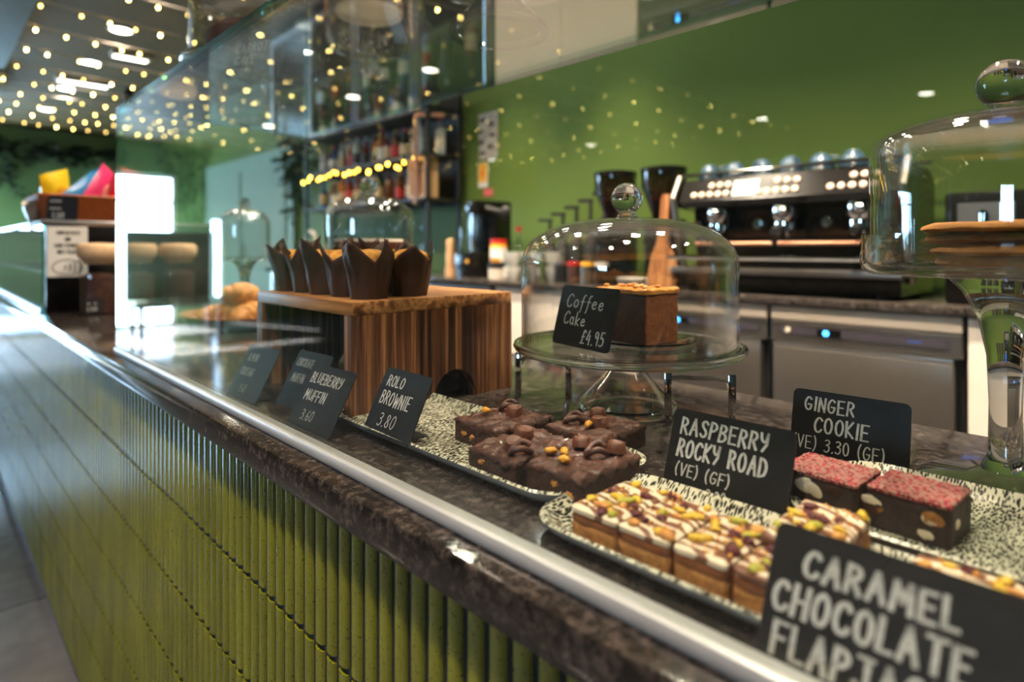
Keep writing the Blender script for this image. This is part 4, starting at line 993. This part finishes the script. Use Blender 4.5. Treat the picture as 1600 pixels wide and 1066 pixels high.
# wall notices
def notice(name, label, cat, y0_, y1_, z0, z1, m_):
    t = thing(name, label, cat, (XB - .0015, (y0_ + y1_) / 2, (z0 + z1) / 2))
    b = MB(); b.span((-.003, (y0_ - y1_) / 2, (z0 - z1) / 2), (0, (y1_ - y0_) / 2, (z1 - z0) / 2)); b.build('sheet', m_, t, 0); return t
MXL = Matrix(((0, 0, -1, 0), (-1, 0, 0, 0), (0, 1, 0, 0), (0, 0, 0, 1)))
t = notice('wall_poster', 'grey printed poster pinned on the green wall', 'poster', 2.675, 2.845, 1.65, 1.93, PAPERG)
m = MB()
for k in range(7): m.box((-.0035, .05 - (k % 2) * .09 + .01 * (k % 3), .10 - k * .034), (.0006, .05, .022))
m.build('print', plain('poster_ink', srgb(70, 66, 62), .7), t, 0)
t = notice('warning_sign', 'yellow and white hazard notice under the grey poster', 'sign', 2.765, 2.85, 1.475, 1.63, PAPERW)
m = MB(); m.span((-.0036, -.036, -.045), (-.003, .036, .072)); m.build('yellow_panel', YELLOW, t, 0)
m = MB(); M_ = Matrix.Translation((-.0045, 0, .01)) @ MXL
m.face([M_ @ Vector(p) for p in ((-.022, -.02, 0), (.022, -.02, 0), (0, .03, 0))]); m.build('triangle', plain('sign_orange', srgb(225, 120, 20), .6), t, 0)
t = notice('pink_sticker', 'small pink sticker below the hazard notice', 'sticker', 2.72, 2.80, 1.42, 1.465, PINK)

# ---------------- things on the back worktop
# batch brewer
t = thing('coffee_brewer', 'black and chrome filter coffee brewer on the back worktop', 'coffee machine', (2.16, 2.48, ZK + .0005))
b = MB(); b.span((-.09, -.12, 0), (.12, .10, .13), .006); b.build('base', BLACKG, t, 30)
b = MB(); b.span((.02, -.13, .13), (.14, .10, .40), .01); b.span((-.10, -.12, .33), (.06, -.02, .40), .01); b.build('column', BLACKG, t, 30)
MB().lathe([(0, .132), (.058, .132), (.062, .15), (.055, .28), (.045, .33)], (-.03, .02, 0), 24, cap=False).build('carafe', JARG, t, 50)
MB().cyl((-.085, -.065, .13), (-.085, -.065, .37), .010).build('chrome_tube', CHROME, t)
MB().ball((-.085, -.065, .385), .016, 2).build('tap_knob', CHROME, t)
b = MB(); b.cyl((-.05, -.13, .36), (.0, -.21, .33), .014); b.ball((.0, -.225, .335), .035, 2, (.6, 1, 1)); b.build('handle', BLACKM, t)
MB().lathe([(0, 0), (.012, 0), (.012, .002), (0, .002)], (-.091, -.03, .08), 14, Matrix.Rotation(-PI / 2, 3, 'Y')).build('badge', YELLOW, t)
t = thing('paper_cup_tower', 'pale wooden pepper mill standing left of the brewer', 'mill', (1.98, 2.48, ZK + .0005))
t.name = 'pepper_mill'
MB().lathe([(0, 0), (.028, 0), (.030, .02), (.022, .06), (.024, .12), (.019, .16), (.022, .18), (.018, .195), (0, .2)], seg=20).build('body', BOXW, t, 50)
t = thing('sauce_jar', 'yellow jar with red lid and white label beside the brewer', 'jar', (2.06, 2.20, ZK + .0805))
MB().lathe([(0, 0), (.040, 0), (.042, .01), (.042, .085), (.035, .095)], seg=24).build('body', plain('mustard_yellow', srgb(222, 150, 40), .35), t, 50)
MB().lathe([(.040, .092), (.041, .115), (0, .116)], seg=24).build('lid', RED, t, 50)
b = MB(); b.lathe([(.0425, .02), (.0425, .07)], seg=24, cap=False); b.build('label', PAPERW, t, 50)
t = thing('tea_tin', 'cream and black tin under the yellow jar', 'tin', (2.06, 2.20, ZK + .0005))
MB().lathe([(0, 0), (.05, 0), (.05, .05), (0, .05)], seg=28).build('body', CREAM, t, 40)
MB().lathe([(0, .0502), (.051, .0502), (.051, .079), (0, .079)], seg=28).build('lid', BLACKM, t, 40)
t = thing('sauce_bottle', 'clear bottle standing behind the yellow jar', 'bottle', (2.22, 2.22, ZK + .0005)); MB().lathe([(0, 0), (.035, 0), (.035, .16), (.012, .2), (.012, .24), (0, .24)], seg=20).build('glass', JARG, t, 50); MB().lathe([(.014, .235), (.014, .26), (0, .26)], seg=16).build('cap', RED, t, 50)
def cup(label, x, y, z, mat_, grp, r=.042, h=.065):
    t = thing('cup', label, 'cup', (x, y, z), random.uniform(0, 6), grp)
    MB().lathe([(0, 0), (r * .62, 0), (r * .85, h * .4), (r, h), (r * .94, h), (r * .8, h * .45), (r * .55, .006), (0, .006)], seg=24).build('bowl', mat_, t, 50)
    MB().tube([(r * .9, 0, h * .8), (r * 1.35, 0, h * .75), (r * 1.4, 0, h * .4), (r * .85, 0, h * .3)], .005, 6).build('handle', mat_, t, 60)
for k, (x, y) in enumerate(((2.0, 2.04), (2.02, 1.94), (2.08, 1.85))):
    for q in range(2): cup('white cup %s in the %s' % (['at the bottom of its stack', 'on top of its stack'][q], ['stack beside the yellow jar', 'middle white stack', 'white stack nearest the syrup pumps'][k]), x, y, ZK + .0005 + q * .0665, CERAMIC, 'white cups on the back worktop', .044)
cup('white bowl shaped cup lying low behind the coffee cake', 1.975, 1.36, ZK + .0005, CERAMIC, 'white cups on the back worktop', .055, .035)
# syrup pumps
for k in range(5):
    y = 2.02 - k * .085; h = .23 + k * .022
    t = thing('syrup_bottle', 'black syrup pump bottle, %s from the white cups' % ORD[k], 'bottle', (2.24, y, ZK + .0005), PI / 2 + .5, 'syrup pump bottles')
    MB().lathe([(0, 0), (.034, 0), (.034, h * .6), (.02, h * .72), (.013, h * .8), (0, h * .8)], seg=20).build('body', BLACKM, t, 50)
    b = MB(); b.cyl((0, 0, h * .8), (0, 0, h * 1.22), .009, 10); b.cyl((0, 0, h * .8), (0, 0, h * .95), .018, 12); b.span((-.012, -.009, h * 1.22), (.058, .009, h * 1.28)); b.build('pump', BLACKM, t, 40)
# small dark jars behind the dome
for k in range(4):
    t = thing('spice_jar', 'small dark jar on the back worktop, %s from the white cups' % ORD[k], 'jar', (2.02, 1.76 - k * .075, ZK + .0005), 0, 'small jars behind the coffee cake')
    MB().lathe([(0, 0), (.028, 0), (.028, .075), (0, .075)], seg=20).build('body', [BLACKG, BEANS, STEEL, BLACKG][k], t, 40)
    MB().lathe([(0, .0752), (.029, .0752), (.029, .092), (0, .092)], seg=20).build('lid', [STEEL, RED, YELLOW, CREAM][k], t, 40)
# grinders
SMOKE = thin_glass('smoked_hopper', (.30, .20, .16, 1), .06)
for lab, y, x in (('coffee grinder with smoked hopper beside the syrup pumps', 1.560, 2.12), ('coffee grinder with smoked hopper beside the espresso machine', 1.335, 2.14)):
    t = thing('coffee_grinder', lab, 'coffee grinder', (x, y, ZK + .0005), 0, 'coffee grinders')
    b = MB(); b.span((-.09, -.075, 0), (.11, .075, .03), .006); b.span((-.02, -.065, .03), (.11, .065, .27), .015); b.span((-.075, -.03, .16), (-.02, .03, .25), .008); b.build('body', BLACKG, t, 40)
    MB().lathe([(.045, .27), (.05, .29), (.088, .40), (.090, .455)], (.03, 0, 0), 28, cap=False).build('hopper', SMOKE, t, 50)
    MB().lathe([(0, .275), (.045, .275), (.068, .345), (.05, .37), (0, .378)], (.03, 0, 0), 24).build('beans', BEANS, t, 50)
    MB().lathe([(0, .456), (.092, .456), (.092, .474), (.05, .482), (0, .482)], (.03, 0, 0), 28).build('lid', BLACKG, t, 50)
# wooden paddle
t = thing('wooden_paddle', 'wooden serving paddle leaning behind the coffee cake dome', 'paddle', (1.965, 1.215, ZK + .001), 0)
pp = [(-.055, 0), (.055, 0), (.062, .05), (.056, .10), (.040, .135), (.022, .155), (.016, .19), (.017, .33), (.012, .35), (-.012, .35), (-.017, .33), (-.018, .21), (-.028, .17), (-.044, .12), (-.056, .06)]
b = MB(); b.prism(pp, .014, Matrix.Rotation(.10, 4, 'Y') @ MXL); b.build('board', PADDLEW, t, 30)
# espresso machine
XE = 1.96; E0, E1 = .455, 1.16
t = thing('espresso_machine', 'black three group espresso machine with chrome fittings', 'espresso machine', (0, 0, ZK + .0005))
sp = [(.02, .012), (.40, .012), (.42, .10), (.42, .36), (.38, .40), (.10, .40), (.06, .395), (.02, .315), (.03, .295), (.14, .285), (.16, .16), (.16, .09), (.0, .085)]
b = MB(); b.prism(sp, E1 - E0, Matrix.Translation((XE, E1, 0)) @ Matrix(((1, 0, 0, 0), (0, 0, -1, 0), (0, 1, 0, 0), (0, 0, 0, 1)))); b.build('body', BLACKG, t, 30)
for yy in (E0 + .05, E1 - .05):
    for xx in (XE + .05, XE + .36): MB().lathe([(.022, 0), (.018, .0118)], (xx, yy, 0), 14).build('foot', BLACKM, t)
for yy in (E0 - .008, E1 + .008):
    b = MB(); b.tube([(XE + .10, yy, .05), (XE + .04, yy, .16), (XE + .02, yy, .27), (XE + .0, yy, .33), (XE + .05, yy, .41)], .010, 8); b.build('side_bar', STEEL, t)
b = MB(); b.tube([(XE + .06, E0, .415), (XE + .06, E1, .415)], .006); b.tube([(XE + .40, E0, .43), (XE + .40, E1, .43)], .006)
b.build('cup_rail', CHROME, t)
b = MB(); b.span((XE - .02, E0 - .01, .062), (XE + .15, E1 + .01, .084), .004); b.build('drip_tray', STEEL, t, 30)
b = MB(); b.tube([(XE - .045, E0 + .0, .118), (XE - .045, E1 - .0, .118)], .008); b.build('grab_rail', CHROME, t)
b = MB(); b.tube([(XE + .01, E0 + .07, .165), (XE + .01, E0 + .34, .165)], .007); b.tube([(XE + .01, E0 + .36, .165), (XE + .01, E0 + .63, .165)], .007); b.build('bar_handle', COPPER, t)
DISP = emissive('display_white', (1, .93, .85, 1), 3.0)
fr_rot = Matrix.Rotation(-.46, 3, 'Y')
def on_front(s, y): return Vector((XE + .02 + .04 * s, y, .315 + .08 * s))
BTN = plain('pale_button', srgb(226, 196, 176), .35)
bm0 = None
for gi, gy in enumerate((E1 - .13, E1 - .36, E1 - .585)):
    for rowk, (s, nb) in enumerate(((.28, 5), (.68, 3))):
        for q in range(nb):
            yb = gy + .07 - (q + (2 if rowk else 0)) * .030
            if bm0 is None:
                m = MB(); m.lathe([(0, 0), (.0105, 0), (.0105, .004), (.008, .006), (0, .006)], seg=14, rot=Matrix.Rotation(-PI / 2 + .46, 3, 'Y')); bm0 = m.build('button', BTN, t, 40); o = bm0
            else: o = bm0.copy(); C.objects.link(o); o.parent = t
            o.location = on_front(s, yb) + Vector((-.001, 0, 0))
    b = MB(); b.lathe([(.040, 0), (.042, -.02), (.036, -.05), (.030, -.055)], (XE + .075, gy, .29), 24); b.ball((XE + .035, gy - .01, .27), .02, 2); gh = b.build('group_head', CHROME, t, 50)
    b = MB(); b.lathe([(.034, 0), (.034, -.025), (.02, -.035)], (XE + .075, gy, .234), 22); b.cyl((XE + .05, gy, .222), (XE - .0, gy - .01, .215), .009, 10); b.tube([(XE + .07, gy + .01, .20), (XE + .06, gy + .018, .185)], .006); b.tube([(XE + .07, gy - .01, .20), (XE + .06, gy - .018, .185)], .006); b.build('portafilter', CHROME, gh, 50)
    b = MB(); b.cyl((XE + .0, gy - .01, .215), (XE - .085, gy - .028, .200), .013, 12, .011); b.build('portafilter_handle', BLACKM, gh)
    MB().lathe([(0, 0), (.020, 0), (.021, .01), (.017, .018), (0, .019)], (XE + .15, gy + .115, .235), 20, Matrix.Rotation(-PI / 2, 3, 'Y')).build('steam_knob', CHROME, t, 40)
b = MB(); b.box(on_front(.5, E1 - .245) + Vector((-.002, 0, 0)), (.004, .085, .055), Matrix.Rotation(.46, 3, 'Y')); b.build('display', DISP, t, 0)
BLUEC = plain('blue_grey_china', srgb(62, 88, 108), .2, 0, .25, 30, spec=.6)
for k in range(7):
    y = E1 - .055 - k * .097
    t2 = thing('saucer_stack', 'stack of blue grey saucers on the espresso machine, %s from the grinders' % ORD[k], 'saucers', (XE + .16, y, ZK + .4015), 0, 'blue grey china on the espresso machine')
    for q in range(3): MB().lathe([(0, 0), (.02, 0), (.045, .008), (.044, .010), (.02, .003), (0, .003)], (0, 0, q * .006), 24).build('saucer', BLUEC, t2, 50)
    h0 = ZK + .4245
    t3 = thing('cup', 'blue grey cup upside down on the saucers, %s from the grinders' % ORD[k], 'cup', (XE + .16, y, h0), 1 + k, 'blue grey china on the espresso machine')
    MB().lathe([(.037, 0), (.037, .004), (.032, .02), (.020, .032), (.018, .036), (0, .036)], seg=24, cap=False).build('bowl', BLUEC, t3, 50)
    MB().tube([(.034, 0, .006), (.05, 0, .01), (.05, 0, .022), (.028, 0, .026)], .004, 6).build('handle', BLUEC, t3)
# things right of the espresso machine, seen through the tall dome
t = thing('milk_steamer', 'black and steel water boiler right of the espresso machine', 'water boiler', (2.10, .27, ZK + .0005))
b = MB(); b.span((-.10, -.09, 0), (.14, .09, .30), .01); b.build('body', BLACKG, t, 30)
b = MB(); b.span((-.104, -.06, .20), (-.101, .06, .27)); b.build('front_plate', STEEL, t, 0)
b = MB(); b.cyl((-.13, 0, .24), (-.13, 0, .16), .012); b.cyl((-.10, 0, .24), (-.135, 0, .24), .01); b.build('tap', CHROME, t)
t.name = 'water_boiler'
BLKC = plain('black_paper_cup', srgb(30, 30, 32), .5)
for k in range(3):
    y = .10 - k * .10; x = 2.18 - k * .06
    for q in range(5):
        tt = MB(); tt.lathe([(0, 0), (.030, 0), (.040, .10), (.042, .10), (.042, .103), (.038, .103), (.029, .004), (0, .004)], seg=24)
        tag(tt.build('takeaway_cup', BLKC, None, 50, (x, y, ZK + .0005 + q * .018)), 'black takeaway cup, %s in the %s cup stack from the water boiler' % (['lowest', 'second lowest', 'middle', 'second highest', 'topmost'][q], ORD[k]), 'cup', 'black takeaway cups')
t = thing('spray_bottle', 'blue spray bottle on the back worktop beneath the tall dome', 'bottle', (2.0, .245, ZK + .0005)); t.location = (1.965, .235, ZK + .0005)
MB().lathe([(0, 0), (.022, 0), (.022, .05), (.012, .062), (.01, .07), (0, .07)], seg=18).build('body', plain('bright_blue', srgb(20, 90, 210), .3), t, 50)
MB().lathe([(.011, .068), (.011, .085), (0, .086)], seg=12).build('cap', PAPERW, t, 50)
# tap behind the muffins
t = thing('tap', 'cream curved tap rising behind the muffins', 'tap', (2.05, 4.25, ZK + .0005))
MB().tube([(0, 0, 0), (0, 0, .20)] + [(0, -.07 + .07 * math.cos(a), .20 + .07 * math.sin(a)) for a in [PI * i / 8 for i in range(1, 9)]] + [(0, -.14, .15)], .013, 10).build('spout', CREAM, t)
MB().lathe([(.03, 0), (.03, .01), (.018, .03), (0, .03)], seg=18).build('base', CREAM, t)

# ================================================================== ceiling
LAMPW = emissive('downlight_glow', (1, .93, .82, 1), 45, False)
def downlight(label, x, y, watt, size=2.3, blend=.5, col=(1, .80, .60)):
    t = thing('ceiling_downlight', label, 'downlight', (x, y, ZC), 0, 'round ceiling downlights')
    MB().lathe([(.078, -.001), (.078, -.006), (.066, -.008), (.061, -.001)], seg=28, closed=True, cap=False).build('trim_ring', PAPERW, t, 40)
    MB().lathe([(0, -.003), (.060, -.003)], seg=24, cap=False).build('diffuser', LAMPW, t, 0)
    if watt:
        d = bpy.data.lights.new('downlight_lamp', 'SPOT'); d.energy = watt; d.spot_size = size; d.spot_blend = blend; d.shadow_soft_size = .045; d.color = col
        o = bpy.data.objects.new('downlight_lamp', d); C.objects.link(o); o.parent = t; o.location = (0, 0, -.02)
for k, (y, wt) in enumerate(((-.55, 110), (.55, 110), (1.55, 110), (2.75, 90), (3.8, 50), (4.86, 40), (5.88, 40), (7.0, 40), (8.2, 40))):
    downlight('recessed downlight over the counter, %s from the near end' % ORD[k], 1.0, y, wt)
for k, y in enumerate((1.75, 2.5, 3.4, 4.4)): downlight('recessed downlight washing the green wall, %s from the espresso machine' % ORD[k], 2.10, y, 130, 1.2, 1.0)
for k, y in enumerate((-.4, .5, 1.4, 2.4)): downlight('added downlight over the aisle brightening the cabinet fronts, %s from the near end' % ORD[k], 1.50, y, 330, 1.4, .8)  # unseen aisle lamps, added to brighten the cabinet fronts
downlight('recessed downlight above the customer side near the counter', -.25, .30, 160, 1.7)
downlight('added downlight above the customer side lighting the carrot cake card', -.35, 1.35, 60, 1.7)  # unseen lamp, added to light the roof card and the tiles
downlight('recessed downlight directly above the brownies', .42, .30, 55, 1.0, .8)
for k, y in enumerate((2.0, 4.13, 5.4, 7.4)): downlight('recessed downlight in the middle seating row, %s from the near end' % ORD[k], -2.5, y, 25)
for k, y in enumerate((1.4, 3.0, 5.5, 7.6)): downlight('recessed downlight along the window seats, %s from the near end' % ORD[k], -6.4, y, 25)
# linear lights
LIN = emissive('linear_glow', (1, .96, .9, 1), 9)
for lab, x, y, L_ in (('short linear ceiling light nearer the far wall', 1.06, 6.55, .20), ('short linear ceiling light nearer the counter', 1.18, 5.42, .13)):
    t = thing('linear_light', lab, 'ceiling light', (x, y, ZC), 0); b = MB(); b.span((-L_, -.045, -.035), (L_, .045, -.001), .004); b.build('housing', PAPERW, t, 0)
    b = MB(); b.span((-L_ + .02, -.034, -.0375), (L_ - .02, .034, -.0355)); b.build('diffuser', LIN, t, 0)
# black surface spotlights
for lab, x, y in (('black cylinder spotlight on the ceiling above the edge of the glass roof', 1.46, 4.28), ('black cylinder spotlight on the ceiling farther along the row', 1.42, 6.6)):
    t = thing('ceiling_spotlight', lab, 'spotlight', (x, y, ZC)); MB().lathe([(0, -.001), (.03, -.001), (.03, -.02), (.042, -.022), (.042, -.12), (.036, -.12), (.035, -.10), (0, -.10)], seg=28).build('body', BLACKM, t, 40)
    MB().lathe([(0, -.102), (.034, -.102)], seg=24, cap=False).build('diffuser', LIN, t, 0)
# ceiling mounted boxes
GREYB = plain('pale_blue_grey', srgb(150, 166, 172), .5)
for lab, x0_, x1_, y0_, y1_ in (('pale grey box unit mounted on the ceiling nearer the camera', -.9, .47, 3.5, 5.9), ('pale grey box unit mounted on the ceiling nearer the far wall', -.9, .52, 6.6, 7.7)):
    t = thing('ceiling_unit', lab, 'ceiling unit', (0, 0, ZC)); b = MB(); b.span((x0_, y0_, -.16), (x1_, y1_, -.001), .01); b.build('casing', GREYB, t, 30)
    b = MB()
    for q in range(5): b.span((x0_ + .15, y0_ + .2 + q * .16, -.166), (x1_ - .15, y0_ + .24 + q * .16, -.1605))
    b.build('grille', STEEL, t, 0)
# string lights across the room
for k in range(12):
    y = 2.9 + k * .52; x0_, x1_ = -6.9, 2.4
    t = thing('string_lights', 'string of warm bulbs across the ceiling, %s from the near end' % ORD[k], 'string lights', (0, y, 0), 0, 'ceiling string lights')
    rnd = random.Random(k); n = 61; pts = []
    for q in range(n):
        f = q / (n - 1); z = ZC - .03 - .055 * abs(math.sin(f * PI * 4)) ; pts.append((x0_ + (x1_ - x0_) * f, .03 * math.sin(f * 9 + k), z))
    MB().tube(pts, .0035, 5).build('wire', CREAM, t, 0)
    bulbs(t, [(p[0] + rnd.uniform(-.03, .03), p[1], p[2] - .03) for q, p in enumerate(pts) if p[0] > -.6 or q % 3 == k % 3], WARM2, .0072)

# ================================================================== plants
LEAF = cake_mat('dark_leaf', srgb(8, 14, 8), srgb(24, 40, 22), 12, .6, .1)
LEAFL = cake_mat('bright_leaf', srgb(50, 84, 20), srgb(110, 150, 40), 12, .6, .1)
def hanging_plant(label, loc, size, n, droop, m_, seed):
    t = thing('hanging_plant', label, 'plant', loc); rnd = random.Random(seed); m = MB(); st = MB()
    for s in range(max(3, n // 40)):
        px, py = rnd.uniform(-1, 1) * size[0], rnd.uniform(-1, 1) * size[1]; L = droop * rnd.uniform(.35, 1)
        path = [(px + .05 * math.sin(q * 1.3 + s), py + .05 * math.cos(q * 1.1 + s), -L * q / 6) for q in range(7)]; st.tube(path, .004, 4)
        for q in range(n // max(3, n // 40)):
            f = rnd.random(); c = Vector((px + .05 * math.sin(f * 7.8 + s), py + .05 * math.cos(f * 6.6 + s), -L * f)) + Vector((rnd.gauss(0, .04), rnd.gauss(0, .04), rnd.gauss(0, .025)))
            R = Matrix.Rotation(rnd.uniform(0, 6.3), 3, 'Z') @ Matrix.Rotation(rnd.uniform(-.9, .9), 3, 'X'); ll = rnd.uniform(.06, .11); ww = ll * .36
            V = [m.bm.verts.new(c + R @ Vector(p)) for p in ((0, 0, 0), (ll * .45, ww, .006), (ll, 0, -.012), (ll * .45, -ww, .006), (ll * .45, 0, -.006))]
            m.bm.faces.new((V[0], V[4], V[1])); m.bm.faces.new((V[1], V[4], V[2])); m.bm.faces.new((V[2], V[4], V[3])); m.bm.faces.new((V[3], V[4], V[0]))
    m.build('foliage', m_, t, 0); st.build('stems', LEAF, t, 60)
for k, (x, dz, dr) in enumerate(((.72, 2.42, .35), (1.18, 2.40, .28), (1.62, 2.40, .30), (2.05, 2.42, .25))):
    hanging_plant('dark trailing plant along the top of the far wall, %s from the door' % ORD[k], (x, YF - .16, dz), (.17, .05), 150, dr, LEAF, k)
hanging_plant('dark trailing plant hanging low on the far wall', (.74, YF - .16, 2.12), (.10, .05), 90, .45, LEAF, 9)
hanging_plant('tall dark plant trailing between the pale door and the bar shelf', (2.34, 5.05, 2.35), (.06, .16), 320, 1.05, LEAF, 12)
hanging_plant('bright trailing plant beside the pale door', (2.34, 7.95, 2.3), (.06, .15), 260, 1.1, LEAFL, 13)
hanging_plant('dark trailing plant in the far corner', (2.34, 8.8, 2.35), (.06, .25), 220, .9, LEAF, 14)
